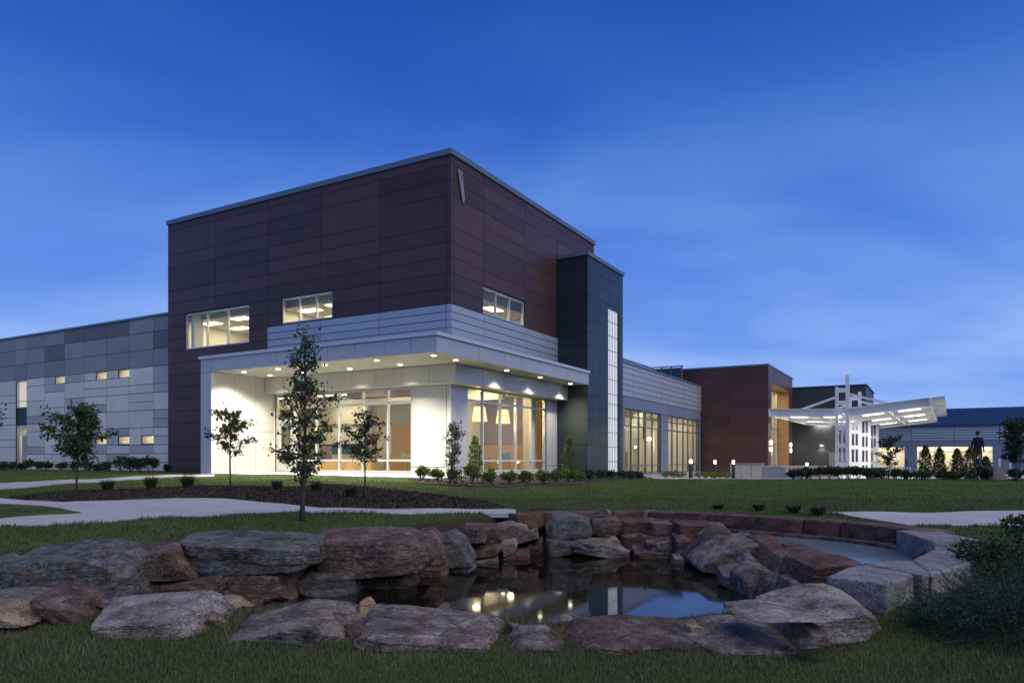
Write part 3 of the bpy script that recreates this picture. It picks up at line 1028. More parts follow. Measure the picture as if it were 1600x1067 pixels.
gbox(gw, 'sill', m_concrete, (WU0, V0 - .04, -.9), (WU1, V0 - .005, WB - .005))
gbox(gw, 'floor', m_floor, (WU0, V0 + .25, WB - .1), (WU1, 9.0, WB))
gbox(gw, 'ceiling', m_ceil, (WU0, V0 + .25, 4.3), (WU1, 9.0, 4.4))
gbox(gw, 'interior_wall', m_white, (WU0, 8.9, WB), (WU1, 9.0, 4.3))
gbox(gw, 'interior_wall', m_white, (WU1 - .1, V0 + .25, WB), (WU1, 8.9, 4.3))
gbox(gw, 'interior_wall', m_wood, (31.2, 5.0, WB), (31.35, 8.9, 4.3))
gbox(gw, 'interior_wall', m_white, (31.0, 3.4, 2.2), (31.6, 4.99, 4.3))
for u in (25.5, 29.0, 35.0, 38.5):
    gbox(gw, 'column', m_white, (u, 5.2, WB), (u + .45, 5.65, 4.3))
for u in (24.2, 26.4, 28.6):
    gbox(gw, 'partition', m_tabletop, (u, 4.4, WB), (u + 1.9, 4.5, 1.25))
for u in (33.4, 36.2):
    gbox(gw, 'door', m_wood, (u, 8.82, WB), (u + 1.0, 8.89, 1.85))
for u in (21, 24, 27, 30, 33.5, 36.5, 39.5):
    for v in (3.4, 6.6):
        troffer(gw, u, v, 4.3, 1.3, .25, 14, m_tube)
# mechanical screen on the wing roof
scn = bthing('roof_screen', 'blue grey louvred plant screen on the flat roof of the glazed wing', 36, 1.9, WT, 'screen')
gbox(scn, 'wall', m_bluepan, (29.0, 4.30, WT - .3), (36.0, 4.45, 8.12))
for k, (a, b) in enumerate(((2.05, 2.75), (2.85, 3.55), (3.65, 4.30))):
    gbox(scn, 'louvre_panel', mat('louvre', (.045, .075, .11), .5), (36.02, a, WT - .3), (36.08, b, 8.0))
for v in (1.95, 2.80, 3.60, 4.33):
    gbox(scn, 'post', m_coping, (35.98, v - .05, WT - .3), (36.1, v + .05, 8.08))
gbox(scn, 'rail', m_coping, (35.96, 1.85, 8.085), (36.12, 4.5, 8.16))

# ---- red brown entrance block
rb = bthing('entrance_block', 'red brown clad block with a tall timber lined glazed portal', WU1, -3.7)
RU0, RU1, RV, RT = WU1, 53.3, -3.70, 8.53
PT = (42.6, 51.4, -1.5, 7.10)
wall(rb, 'wall', m_gap, 'u', RU0, RU0 + .2, RV, 8, -1.6, RT - .15)
wall(rb, 'wall', m_gap, 'v', RV, RV + .2, RU0 + .2, RU1, -1.6, RT - .15, [PT])
gbox(rb, 'roof', m_gap, (RU0 + .2, RV + .2, RT - .5), (RU1, 8, RT - .4))
gbox(rb, 'wall', m_gap, (RU1 - .2, RV + .21, -1.6), (RU1, 8, RT - .15))
rrow = [-1.2 + .62 * k for k in range(16)]
rrow[-1] = RT - .15
panels(rb, m_red, 'u', RU0, grid_rects([RV - .03, -.6, 2.4, 5.2], rrow, {(1, 3): 1}.items()), [(V0 - .1, 9, -2, WT + .02)], gap=.012)
panels(rb, m_red, 'v', RV, grid_rects([RU0, 42.6, 47.0, 51.4, RU1], rrow), [PT], gap=.012)
gbox(rb, 'coping', m_coping, (RU0 - .07, RV - .07, RT - .148), (RU0 + .3, 8, RT))
gbox(rb, 'coping', m_coping, (RU0 + .301, RV - .07, RT - .148), (RU1 + .05, RV + .3, RT))
m_cedar = mat('cedar_lining', (.36, .19, .085), .55, nscale=2.5, namt=.2, stretch=(1, 1, 8), rnd=.08)
for k in range(12):
    gbox(rb, 'cedar_board', m_cedar, (51.30, RV + .02, -1.2 + .69 * k), (51.38, RV + 1.2, -1.2 + .69 * k + .67))
gbox(rb, 'cedar_board', m_cedar, (42.62, RV + .02, 7.02), (51.29, RV + 1.2, 7.09))
window(rb, 'v', RV + 1.0, [42.7, 44.8, 46.9, 49.0, 51.28], [-1.1, .3, 2.2, 3.6, 5.0, 7.0], fw=.09, depth=.16)
gbox(rb, 'floor', m_floor, (42.6, RV + 1.3, -1.2), (51.4, 4, -1.1))
gbox(rb, 'interior_wall', m_white, (42.6, 4.0, -1.2), (51.4, 4.1, 7.3))
gbox(rb, 'interior_wall', m_white, (51.42, RV + 1.21, -1.2), (51.5, 4.0, 7.3))
gbox(rb, 'ceiling', m_ceil, (42.6, RV + 1.3, 7.15), (51.4, 4, 7.25))
for u in (44.5, 47, 49.5):
    troffer(rb, u, -1.0, 7.15, .5, 3.0, 55)
gbox(rb, 'notice_sign', mat('sign_white', (.8, .8, .78), .5), (42.9, RV + .3, 1.0), (44.6, RV + .34, 1.75))
for u in (42.2, 52.2):
    s_ = gbox(rb, 'wall_lamp', m_black, (u - .06, RV - .12, 1.70), (u + .06, RV - .035, 1.90))
    gbox(rb, 'wall_lamp_lens', m_lamp, (u - .05, RV - .11, 1.905), (u + .05, RV - .04, 2.25))
    gbox(rb, 'wall_lamp_lens', m_lamp, (u - .05, RV - .11, 1.35), (u + .05, RV - .04, 1.695))
    g = og(rb)
    light('lamp_light', 'POINT', rb, (u - g[0], RV - .5 - g[1], 1.8), 12, WARM, .1)

# ---- charcoal block behind the porte cochere
db = bthing('charcoal_block', 'plain charcoal block behind the white drop off canopy', 54, -10.06)
wall(db, 'wall', m_dark, 'u', 54.0, 54.3, -10.06, -2.0, -2, 7.62)
wall(db, 'wall', m_dark, 'v', -10.06, -9.8, 54.3, 64.5, -2, 7.62)
gbox(db, 'roof', m_dark, (54.3, -9.8, 7.4), (64.5, -2, 7.5))
dwr = [-1.2 + 1.25 * k for k in range(8)]
dwr[-1] = 7.55
panels(db, m_dark, 'u', 54.0, grid_rects([-10.09, -8.0, -5.9, -3.2], dwr), gap=.03)
panels(db, m_dark, 'v', -10.06, grid_rects([54.0, 57.5, 61, 64.5], dwr), gap=.03)
gbox(db, 'coping', m_blueroof, (53.9, -10.15, 7.56), (54.3, -2, 7.68))
gbox(db, 'coping', m_blueroof, (54.31, -10.15, 7.56), (64.5, -9.8, 7.68))
gbox(db, 'door', mat('grey_door', (.12, .13, .15), .5), (53.9, -8.6, -1.1), (53.95, -6.9, 1.35))
gbox(db, 'wall_lamp', m_lamp, (53.82, -6.35, 1.97), (53.95, -6.15, 2.03))
g = og(db)
light('lamp_light', 'SPOT', db, (53.7 - g[0], -6.25 - g[1], 1.9), 60, WARM, .08, spot=math.radians(140))

# ---- long building at the far right
fbd = bthing('far_building', 'long single storey building with blue metal roof and wide lit windows', 76, -10)
FU, FV0, FV1 = 76.0, -9.0, -36.0
FW = [(-12.7, -8.9, -.72, 2.22), (-21.35, -13.85, -.72, 2.20)]
wall(fbd, 'wall', m_gap, 'u', FU, FU + .3, FV1, -8.0, -2.5, 4.55, FW)
pc = [-36, -31, -26.4, -21.9, -17.6, -13.3, -8.0]
br2 = [2.85 + .29 * k for k in range(7)]
panels(fbd, m_board, 'u', FU, grid_rects(pc, br2), thick=.06, gap=.06, name='board')
panels(fbd, m_bluepan, 'u', FU, grid_rects(pc, [2.22, 2.85]), gap=.03)
panels(fbd, m_bluepan, 'u', FU, grid_rects([-36, -31, -26.4, -23.8, -21.35, -17.6, -13.85, -12.7, -8.0], [-2.4, 2.22]), FW, gap=.03)
rmb = MB()
rmb.v = [(FU - .3, FV1, 4.6), (FU - .3, -8.0, 4.6), (FU + 4.5, -8.0, 6.75), (FU + 4.5, FV1, 6.75), (FU + 4.5, FV1, 4.4), (FU + 4.5, -8, 4.4), (FU - .3, FV1, 4.45), (FU - .3, -8, 4.45)]
rmb.f = [(0, 1, 2, 3), (3, 2, 5, 4), (6, 7, 1, 0), (4, 5, 7, 6), (1, 7, 5, 2), (0, 3, 4, 6)]
rmb.build('roof', m_blueroof, fbd, [-c for c in og(fbd)])
for o_ in FW:
    n = max(2, int(round((o_[1] - o_[0]) / 1.9)))
    window(fbd, 'u', FU, [o_[0] + (o_[1] - o_[0]) * k / n for k in range(n + 1)], [o_[2], 1.55, o_[3]], fw=.09, depth=.15)
    gbox(fbd, 'roller_blind', m_blind, (FU + 1.2, o_[0], -.2), (FU + 1.24, o_[1], 2.1))
room(fbd, FU + .3, FU + 5, -22.5, -8.5, -1.0, 2.7, m_white)
for v in (-20, -17, -14.5, -11):
    troffer(fbd, FU + .8, v, 2.7, .5, 1.6, 22)

# ------------------------------------------------------------------ lights under the canopy
def downlight(u, v, label, energy=850, cone=142, blend=.75):
    t = bthing('downlight', label, u, v, 4.51, 'downlight', 'recessed downlights in the canopy soffit')
    MB().lathe([(.130, -.010), (.140, -.004), (.140, .0), (.100, .0), (.100, -.010)], 20).build('trim_ring', m_whitesteel, t)
    MB().lathe([(.04, -.030), (.08, -.024), (.098, -.010), (.098, -.002)], 20).build('lens', m_lamp, t)
    light('lamp_light', 'SPOT', t, (0, 0, -.09), energy, (1, .92, .74), .09, spot=math.radians(cone), blend=blend)


rowv = [.67, 3.38, 6.1, 8.8, 10.9]
names = ['nearest the outer corner', 'second from the outer corner', 'in the middle of its row', 'fourth from the outer corner', 'beside the cream end wall']
for k, v in enumerate(rowv):
    downlight(.75, v, 'recessed downlight in the front row over the entrance, ' + names[k])
    downlight(2.2, v, 'recessed downlight in the back row over the entrance, ' + names[k], 640, 112, 1.0)
for u, s_ in ((6.0, 'first past the corner above the side glazing'), (9.1, 'in the middle above the side glazing'), (12.4, 'last before the dark tower')):
    downlight(u, .60, 'recessed downlight in the canopy return, ' + s_, 640, 118, 1.0)

# ------------------------------------------------------------------ white drop-off canopy
PC0 = Vector((23.54, 52.0, -.45))
pcr = BROT - math.radians(1.2)
pc_ = thing('dropoff_canopy', 'white steel butterfly drop off canopy on slotted columns with lit tube lights', 'canopy', PC0, pcr)
SP = 8.1


def rz_(y):          # underside of the roof along the cross direction (y to the left, -y to the right)
    return 4.2 + (.10 * -y if y < 0 else .03 * y)


for k in range(4):
    x = SP * k
    topz = 6.3 if k == 0 else (6.2 if k == 1 else 4.5)
    mb = MB()
    mb.box((x - .09, .26, -.3), (x + .09, .46, topz))
    mb.box((x - .09, -.46, -.3), (x + .09, -.22, topz + (.8 if k == 0 else (.35 if k == 1 else 0))))
    cb = mb.build('column', m_whitesteel, pc_)
    for z in (.75, 2.1, 3.35, 4.6, 5.15, 6.05):
        if z < topz:
            bx('tie_plate', m_whitesteel, cb, (x - .07, -.218, z - .16), (x + .07, .258, z + .16))
    bx('slat', m_whitesteel, cb, (x - .05, -.03, -.3), (x + .05, .06, 4.44))
    # arms of the roof to both sides
    for s_, ln in ((1, 4.9), (-1, 5.4)):
        mbb = MB().bar((x, s_ * .48, rz_(0) + .22), (x, s_ * ln, rz_(s_ * ln) + .22), .16, .50)
        mbb.build('roof_beam', m_whitesteel, pc_)
    if k < 2:
        MB().bar((x, .47, 5.55), (x, 2.9, rz_(2.9) + .42), .14, .16).build('tie_rod', m_whitesteel, pc_)
        MB().bar((x, -.47, 5.75), (x, -2.9, rz_(-2.9) + .5), .14, .16).build('tie_rod', m_whitesteel, pc_)
m_deck = mat('white_decking', (.70, .70, .68), .5)
for s_, ln in ((1, 4.9), (-1, 5.4)):
    n = 6
    for j in range(n):
        a, b = .5 + (ln - .5) * j / n, .5 + (ln - .5) * (j + 1) / n
        mb = MB()
        z0, z1 = rz_(s_ * a) + .48, rz_(s_ * b) + .48
        y0, y1 = s_ * (a + .02), s_ * (b - .02)
        L_ = SP * 3 + .3
        mb.v = [(-.3, y0, z0), (L_, y0, z0), (L_, y1, z1), (-.3, y1, z1), (-.3, y0, z0 + .05), (L_, y0, z0 + .05), (L_, y1, z1 + .05), (-.3, y1, z1 + .05)]
        mb.f = list(BOXF)
        mb.build('roof_panel', m_deck, pc_)
    MB().bar((-.35, s_ * (ln + .05), rz_(s_ * ln) + .25), (L_, s_ * (ln + .05), rz_(s_ * ln) + .25), .1, .50).build('edge_beam', m_whitesteel, pc_)
    yc = s_ * ln * .52
    MB().bar((.1, yc, rz_(yc) + .22), (L_ - .2, yc, rz_(yc) + .22), .07, .42).build('cross_rib', m_whitesteel, pc_)
    for j in range(9):
        x0 = 1.35 + 2.7 * j
        MB().bar((x0, s_ * .55, rz_(s_ * .55) + .40), (x0, s_ * (ln - .05), rz_(s_ * ln) + .40), .07, .16).build('purlin', m_whitesteel, pc_)
    for j in range(6):
        x0 = 1.9 + 4.05 * j
        for ya, yb in ((.75, 2.2), (3.2, 4.7)):
            if s_ > 0:
                yb -= .15
            MB().bar((x0, s_ * ya, rz_(s_ * ya) + .24), (x0, s_ * yb, rz_(s_ * yb) + .24), .16, .09).build('tube_light', m_tube, pc_)
            light('lamp_light', 'AREA', pc_, (x0, s_ * (ya + yb) / 2, rz_(s_ * ya) + .12), 55, (1, .98, .92), .2, sy=1.4)
            light('lamp_uplight', 'AREA', pc_, (x0, s_ * (ya + yb) / 2, rz_(s_ * yb) + .31), 9, (1, .98, .92), .2, rot=(math.pi, 0, 0), sy=1.4)
for j in range(3):
    mb = MB()
    xa, xb = -.3 + j * 8.25, 7.8 + j * 8.25
    za, zb = rz_(-5.52) + .46, rz_(-6.3) + .46
    mb.v = [(xa, -5.52, za), (xb, -5.52, za), (xb, -6.3, zb), (xa, -6.3, zb), (xa, -5.52, za + .04), (xb, -5.52, za + .04), (xb, -6.3, zb + .04), (xa, -6.3, zb + .04)]
    mb.f = list(BOXF)
    mb.build('eave_panel', m_deck, pc_)
    MB().bar((xa + .1, -5.45, za - .12), (xa + .1, -6.25, zb - .06), .06, .12).build('eave_bracket', m_whitesteel, pc_)


# ------------------------------------------------------------------ bollards, bench walls, posts
def bollard(x, y, h, label, e=14):
    z = gz(x, y)
    t = thing('bollard_light', label, 'bollard', (x, y, z), 0, 'lit bollards along the far walk')
    MB().lathe([(.10, -.1), (.10, h - .24)], 16).build('post', m_black, t)
    MB().lathe([(.07, h - .239), (.07, h - .06)], 16).build('lens', m_bollard, t)
    MB().lathe([(.11, h - .059), (.11, h - .01), (.06, h)], 16).build('cap', m_black, t)
    light('lamp_light', 'POINT', t, (0, -.13, h - .15), e, (1, .9, .7), .1)


bollard(9.06, 37, 1.02, 'black bollard light in front of the second tall window of the glazed wing')
bollard(11.68, 42, 1.10, 'black bollard light between the glazed wing and the stone bench wall')
bollard(12.44, 41, 1.08, 'black bollard light right against the stone bench wall')
bollard(19.4, 48, 1.10, 'black bollard light beyond the dark hedge near the charcoal block')


def rough_block(name, m, parent, a, b, seed=0, amp=.01):
    """cut stone block: box with eased, slightly uneven edges"""
    bm = bmesh.new()
    bmesh.ops.create_cube(bm, size=1)
    for v in bm.verts:
        v.co = Vector([a[i] + (v.co[i] + .5) * (b[i] - a[i]) for i in range(3)])
    bmesh.ops.bevel(bm, geom=bm.edges[:], offset=.015, segments=2, affect='EDGES')
    for v in bm.verts:
        v.co += Vector(noise.noise_vector(v.co * 3 + Vector((seed, 0, 0)))) * amp
    me = bpy.data.meshes.new(name)
    bm.to_mesh(me); bm.free()
    me.materials.append(m)
    o = bpy.data.objects.new(name, me)
    COL.objects.link(o)
    o.parent = parent
    return o


bw = thing('bench_wall', 'tan stone bench wall stepping down beside the timber lined portal', 'wall', (13.9, 44.0, -.55), BROT)
for k in range(3):
    rough_block('stone', m_stonecap, bw, (-.4 + .0, -1.2 + .62 * k, -.3), (.1, -1.2 + .62 * k + .6, .92), k)
rough_block('stone', mat('grey_cap', (.30, .31, .33), .7, nscale=4, namt=.1), bw, (-.35, -2.5, -.3), (.6, -1.22, .80), 5)
rough_block('stone', MATS['grey_cap'], bw, (-.5, -3.3, -.3), (.5, -2.52, .30), 6)
rough_block('cap', MATS['grey_cap'], bw, (-.46, -1.25, .925), (.16, .72, 1.0), 7)
lw2 = thing('low_wall', 'pale low wall glowing under the lamp of the charcoal block', 'wall', (20.5, 56, -.75), BROT)
for k in range(3):
    rough_block('stone', m_stonecap, lw2, (-.2, -4.2 + 2.1 * k, -.3), (.2, -4.2 + 2.1 * k + 2.06, .95), k + 9)
pb = thing('planter_box', 'square grey planter at the foot of the white canopy columns', 'planter', (18.2, 36.5, gz(18.2, 36.5)), .3)
rough_block('box', mat('planter_grey', (.20, .19, .20), .7, nscale=4, namt=.1), pb, (-.32, -.32, -.1), (.32, .32, .52), 3)
rough_block('rim', mat('planter_rim', (.05, .05, .055), .6), pb, (-.36, -.36, .521), (.36, .36, .58), 4)
wp = thing('white_railing', 'row of slim white posts behind the round shrubs', 'railing', (21.2, 41.5, -.6), .1)
for k in range(13):
    MB().lathe([(.035, 0), (.035, .85 - (.25 if k > 9 else 0))], 8, (k * .17 + (.25 * (k - 9) if k > 9 else 0), 0, 0)).build('post', m_whitesteel, wp)
for k, (px, d, h) in enumerate(((1561, 33, .95), (1578, 38, .8))):
    q = ray(px, 750, d)
    o = MB().lathe([(.05, -.2), (.05, h), (.03, h + .02)], 10).build('white_post', m_whitesteel, None, (q.x, q.y, gz(q.x, q.y)))
    tag(o, ['taller white post beside the pink granite block', 'shorter white post left of the multi stem tree'][k], 'post')
q = ray(1555, 755, 32.6)
gb = thing('granite_block', 'low sloping grey pink granite block next to the small figure', 'stone', (q.x, q.y, gz(q.x, q.y)), 0)
mb = MB()
mb.v = [(-.30, -.3, -.2), (.42, -.3, -.2), (.42, .5, -.2), (-.30, .5, -.2), (-.28, -.28, .62), (.15, -.28, .60), (.15, .45, .6), (-.28, .45, .62)]
mb.f = list(BOXF)
mb.build('block', mat('pink_granite', (.28, .22, .22), .6, nscale=12, namt=.25), gb)


# ------------------------------------------------------------------ furniture inside
def chair(u, v, rz, m, label, group):
    p = B(u, v, .10)
    t = thing('chair', label, 'chair', p, BROT + rz, group)
    bx('seat', m, t, (-.24, -.24, .42), (.24, .24, .47))
    MB().bar((-.22, 0, .52), (-.27, 0, .90), .46, .04).build('backrest', m, t)
    for a in (-.2, .2):
        for b in (-.2, .2):
            MB().tube([(a * 1.1, b * 1.1, 0), (a, b, .42)], .013, 6).build('leg', m_chrome, t)


def table(u, v, label, r=.55):
    t = thing('table', label, 'table', B(u, v, .10), BROT, 'tables in the lobby')
    MB().lathe([(r, .70), (r, .735)], 24).build('table_top', m_tabletop, t)
    MB().lathe([(.04, .02), (.04, .70)], 10).build('stem', m_chrome, t)
    MB().lathe([(.28, 0), (.26, .02), (.04, .03)], 20).build('base', m_chrome, t)


tl = ['teal lobby chair just left of the first pendant lamp', 'teal lobby chair below the first pendant lamp', 'teal lobby chair between the two pendant lamps', 'teal lobby chair below the second pendant lamp', 'teal lobby chair nearest the wood panelled wall']
for k, (u, v, r) in enumerate(((6.2, 3.3, .3), (7.7, 3.3, 2.6), (8.6, 3.5, -.4), (10.1, 3.3, 2.9), (11.0, 3.6, .5))):
    chair(u, v, r, m_tealc, tl[k], 'teal chairs behind the side glazing')
table(6.95, 3.6, 'round lobby table under the first pendant lamp')
table(9.4, 3.6, 'round lobby table under the second pendant lamp')
gl_ = ['green chair at the right end of the front glazing', 'green chair second from the cream corner wall', 'green chair behind the small tree', 'green chair furthest from the cream corner wall']
for k, (u, v, r) in enumerate(((5.2, 4.4, 1.5), (5.6, 5.6, -1.4), (5.3, 6.9, 1.7), (5.5, 8.2, -1.6))):
    chair(u, v, r, m_greenc, gl_[k], 'green chairs behind the front glazing')
table(5.6, 5.0, 'round table between green chairs behind the front glazing')


def pendant(u, v, label):
    t = thing('pendant_lamp', label, 'lamp', B(u, v, 2.45), BROT, 'drum pendants behind the side glazing')
    MB().lathe([(.36, 0), (.26, .66), (.25, .66), (.35, .0)], 24).build('lamp_shade', m_shade, t)
    MB().lathe([(.012, .66), (.012, 1.55)], 8).build('rod', m_chrome, t)
    light('lamp_light', 'POINT', t, (0, 0, -.15), 40, (1, .74, .36), .15)
    light('lamp_light', 'POINT', t, (0, 0, .85), 60, (1, .76, .38), .12)


pendant(7.6, 3.0, 'tapered cream pendant lamp behind the second bay of side glazing')
pendant(9.75, 3.0, 'tapered cream pendant lamp behind the fourth bay of side glazing')
for k, (u, v) in enumerate(((38.0, 4.0), (38.9, 4.5), (37.2, 5.0))):
    t = thing('globe_lamp', ['glowing drum lamp hanging lowest in the far wing', 'glowing drum lamp hanging nearest the red brown block', 'glowing drum lamp hanging deepest in the far wing'][k], 'lamp', B(u, v, 1.75 + .25 * k), 0, 'drum lamps in the glazed wing')
    MB().lathe([(.22, 0), (.22, .24)], 16).build('lamp_shade', m_lamp, t)
    MB().lathe([(.012, .24), (.012, 2.3 - .25 * k)], 6).build('rod', m_chrome, t)

# ------------------------------------------------------------------ remains of the raised lettering on the brown wall
sg = bthing('wall_sign', 'pale raised metal letter strokes near the top corner of the brown wall', U0 + .5, V0, 0, 'sign')
m_sign = mat('sign_metal', (.42, .38, .37), .35, metal=.4)


def stroke(u0, z0, u1, z1, w=.09):
    MB().bar((u0, V0 - .07, z0), (u1, V0 - .07, z1), .06, w).build('letter_stroke', m_sign, sg, [-c for c in og(sg)])


stroke(4.02, 12.72, 4.38, 11.45)
stroke(4.20, 12.72, 4.42, 11.60, .07)

# ------------------------------------------------------------------ rocks round the pond
def stone_mat(name, c_dark, c_mid, c_light, lichen=0., lcol=(.22, .30, .32)):
    m = bpy.data.materials.new(name)
    m.use_nodes = True
    nt = m.node_tree; N, L = nt.nodes, nt.links
    p = N['Principled BSDF']
    p.inputs['Roughness'].default_value = .82
    p.inputs['Specular IOR Level'].default_value = .3
    tc = N.new('ShaderNodeTexCoord')
    oi = N.new('ShaderNodeObjectInfo')
    ad = N.new('ShaderNodeVectorMath'); ad.operation = 'ADD'
    sc_ = N.new('ShaderNodeMath'); sc_.operation = 'MULTIPLY'; sc_.inputs[1].default_value = 37
    L.new(oi.outputs['Random'], sc_.inputs[0])
    L.new(tc.outputs['Object'], ad.inputs[0]); L.new(sc_.outputs[0], ad.inputs[1])
    mp = N.new('ShaderNodeMapping'); mp.inputs['Scale'].default_value = (1, 1, 1.7); mp.inputs['Rotation'].default_value = (.2, .15, 0)
    L.new(ad.outputs[0], mp.inputs[0])
    n1 = N.new('ShaderNodeTexNoise'); n1.inputs['Scale'].default_value = 2.4; n1.inputs['Detail'].default_value = 9; n1.inputs['Roughness'].default_value = .62
    L.new(mp.outputs[0], n1.inputs['Vector'])
    r = N.new('ShaderNodeValToRGB')
    r.color_ramp.elements[0].position = .30; r.color_ramp.elements[0].color = c_dark + (1,)
    r.color_ramp.elements[1].position = .72; r.color_ramp.elements[1].color = c_light + (1,)
    e = r.color_ramp.elements.new(.5); e.color = c_mid + (1,)
    L.new(n1.outputs['Fac'], r.inputs[0])
    n3 = N.new('ShaderNodeTexNoise'); n3.inputs['Scale'].default_value = 55; n3.inputs['Detail'].default_value = 4
    L.new(tc.outputs['Object'], n3.inputs['Vector'])
    mr = N.new('ShaderNodeMapRange'); mr.inputs['From Min'].default_value = .3; mr.inputs['From Max'].default_value = .7; mr.inputs['To Min'].default_value = .5; mr.inputs['To Max'].default_value = 1.5
    L.new(n3.outputs['Fac'], mr.inputs['Value'])
    hv = N.new('ShaderNodeHueSaturation'); L.new(r.outputs[0], hv.inputs['Color']); L.new(mr.outputs[0], hv.inputs['Value'])
    col = hv.outputs[0]
    if lichen > 0:
        n2 = N.new('ShaderNodeTexNoise'); n2.inputs['Scale'].default_value = 7.5; n2.inputs['Detail'].default_value = 10; n2.inputs['Roughness'].default_value = .76; n2.inputs['Distortion'].default_value = .6
        L.new(ad.outputs[0], n2.inputs['Vector'])
        th = N.new('ShaderNodeMapRange'); th.inputs['From Min'].default_value = .60 - .18 * lichen; th.inputs['From Max'].default_value = .74 - .18 * lichen + .03
        L.new(n2.outputs['Fac'], th.inputs['Value'])
        mx = N.new('ShaderNodeMix'); mx.data_type = 'RGBA'
        L.new(th.outputs[0], mx.inputs['Factor']); L.new(col, mx.inputs['A']); mx.inputs['B'].default_value = lcol + (1,)
        col = mx.outputs['Result']
    L.new(col, p.inputs['Base Color'])
    n4 = N.new('ShaderNodeTexNoise'); n4.inputs['Scale'].default_value = 11; n4.inputs['Detail'].default_value = 9; n4.inputs['Roughness'].default_value = .65
    L.new(mp.outputs[0], n4.inputs['Vector'])
    bp = N.new('ShaderNodeBump'); bp.inputs['Strength'].default_value = 1.0; bp.inputs['Distance'].default_value = .035
    vo = N.new('ShaderNodeTexVoronoi'); vo.feature = 'DISTANCE_TO_EDGE'; vo.inputs['Scale'].default_value = 3.1
    wv = N.new('ShaderNodeVectorMath'); wv.operation = 'MULTIPLY_ADD'; wv.inputs[1].default_value = (.35, .35, .35)
    L.new(n4.outputs['Color'], wv.inputs[0]); L.new(mp.outputs[0], wv.inputs[2]); L.new(wv.outputs[0], vo.inputs['Vector'])
    vm = N.new('ShaderNodeMapRange'); vm.inputs['From Max'].default_value = .05; vm.inputs['To Min'].default_value = -.22; vm.inputs['To Max'].default_value = 0
    L.new(vo.outputs['Distance'], vm.inputs['Value'])
    ah = N.new('ShaderNodeMath'); ah.operation = 'ADD'; L.new(n4.outputs['Fac'], ah.inputs[0]); L.new(vm.outputs[0], ah.inputs[1])
    L.new(ah.outputs[0], bp.inputs['Height']); L.new(bp.outputs[0], p.inputs['Normal'])
    return m


S_BROWN = stone_mat('sandstone_brown', (.042, .027, .019), (.112, .074, .052), (.225, .165, .125), .40, (.26, .27, .26))
S_RED = stone_mat('sandstone_red', (.052, .027, .019), (.122, .066, .047), (.22, .138, .104), .25, (.25, .22, .2))
S_GREY = stone_mat('sandstone_grey', (.052, .040, .031), (.160, .124, .096), (.31, .262, .215), .45, (.42, .42, .42))
S_TAN = stone_mat('sandstone_tan', (.15, .105, .065), (.30, .22, .145), (.44, .36, .26))
S_LICH = stone_mat('sandstone_lichen', (.040, .032, .028), (.100, .078, .065), (.18, .145, .125), .72, (.16, .215, .22))
S_PALE = stone_mat('sandstone_pale', (.10, .085, .070), (.26, .225, .195), (.44, .40, .36), .2, (.20, .22, .24))


def _ico(level):
    bm = bmesh.new()
    bmesh.ops.create_icosphere(bm, subdivisions=level, radius=1)
    v = np.array([x.co[:] for x in bm.verts]); f = np.array([[y.index for y in x.verts] for x in bm.faces])
    bm.free()
    return v, f


ICO = {k: _ico(k) for k in (4, 5, 6)}


def vnoise(P, scale, seed):
    return np.array([noise.noise(Vector(p) * scale + Vector((seed * 3.7, seed * 1.3, seed * .7))) for p in P])


def convex_stone(planes, size, seed, level=4, sharp=16., rough=.02, strata=.0):
    """rounded convex body inside the given planes (n, h), worn by noise; returns local verts"""
    V, F = ICO[level]
    D = V * np.array(size)[None, :]
    D /= np.linalg.norm(D, axis=1)[:, None]
    acc = np.zeros(len(D))
    for n, h in planes:
        c = np.maximum(D @ np.array(n), 1e-4) / max(h, .02)
        acc += c ** sharp
    r = acc ** (-1 / sharp)
    P = D * r[:, None]
    s = max(size)
    n1 = vnoise(P, 2.2 / s, seed)
    n2 = vnoise(P, 6.5 / s, seed + 5)
    n3 = vnoise(P * np.array([1, 1, 3.0]), 14 / s, seed + 9)
    disp = rough * s * (.6 * n1 + .9 * (.3 - np.abs(n2)) + .55 * n3)
    if level >= 5:
        n4 = vnoise(P * np.array([1, 1, 1.6]) + .15 * n2[:, None], 4.2 / s, seed + 21)
        n5 = vnoise(P * np.array([1, 1, 2.4]), 26 / s, seed + 33)
        disp += -rough * s * 1.5 * np.clip(1 - np.abs(n4) / .07, 0, 1) + rough * s * .22 * n5
    P = P + D * disp[:, None]
    if strata:
        # bedding layers: each layer stands a little proud of or behind the next
        rr = np.random.default_rng(seed)
        ax = np.array([rr.uniform(-.18, .18), rr.uniform(-.25, .1), 1.0])
        hgt = (P @ ax + .05 * s * n1 + .012 * s * n2) / strata
        k = np.floor(hgt)
        fr = hgt - k
        hs = np.abs(np.modf(np.sin((k + seed * 7.3) * 12.9898) * 43758.5453)[0])
        hs2 = np.abs(np.modf(np.sin((k + 1 + seed * 7.3) * 12.9898) * 43758.5453)[0])
        w_ = np.clip((fr - .82) / .18, 0, 1)
        off = (hs * (1 - w_) + hs2 * w_)
        groove = np.clip(1 - np.abs(fr - .9) / .1, 0, 1)
        side = np.clip(1.25 - np.abs(D[:, 2]) * 1.3, 0, 1)
        q = 1 - side * (.055 * off + .02 * groove)
        P[:, 0] *= q; P[:, 1] *= q
    return P, F


ROCK_N = [0]


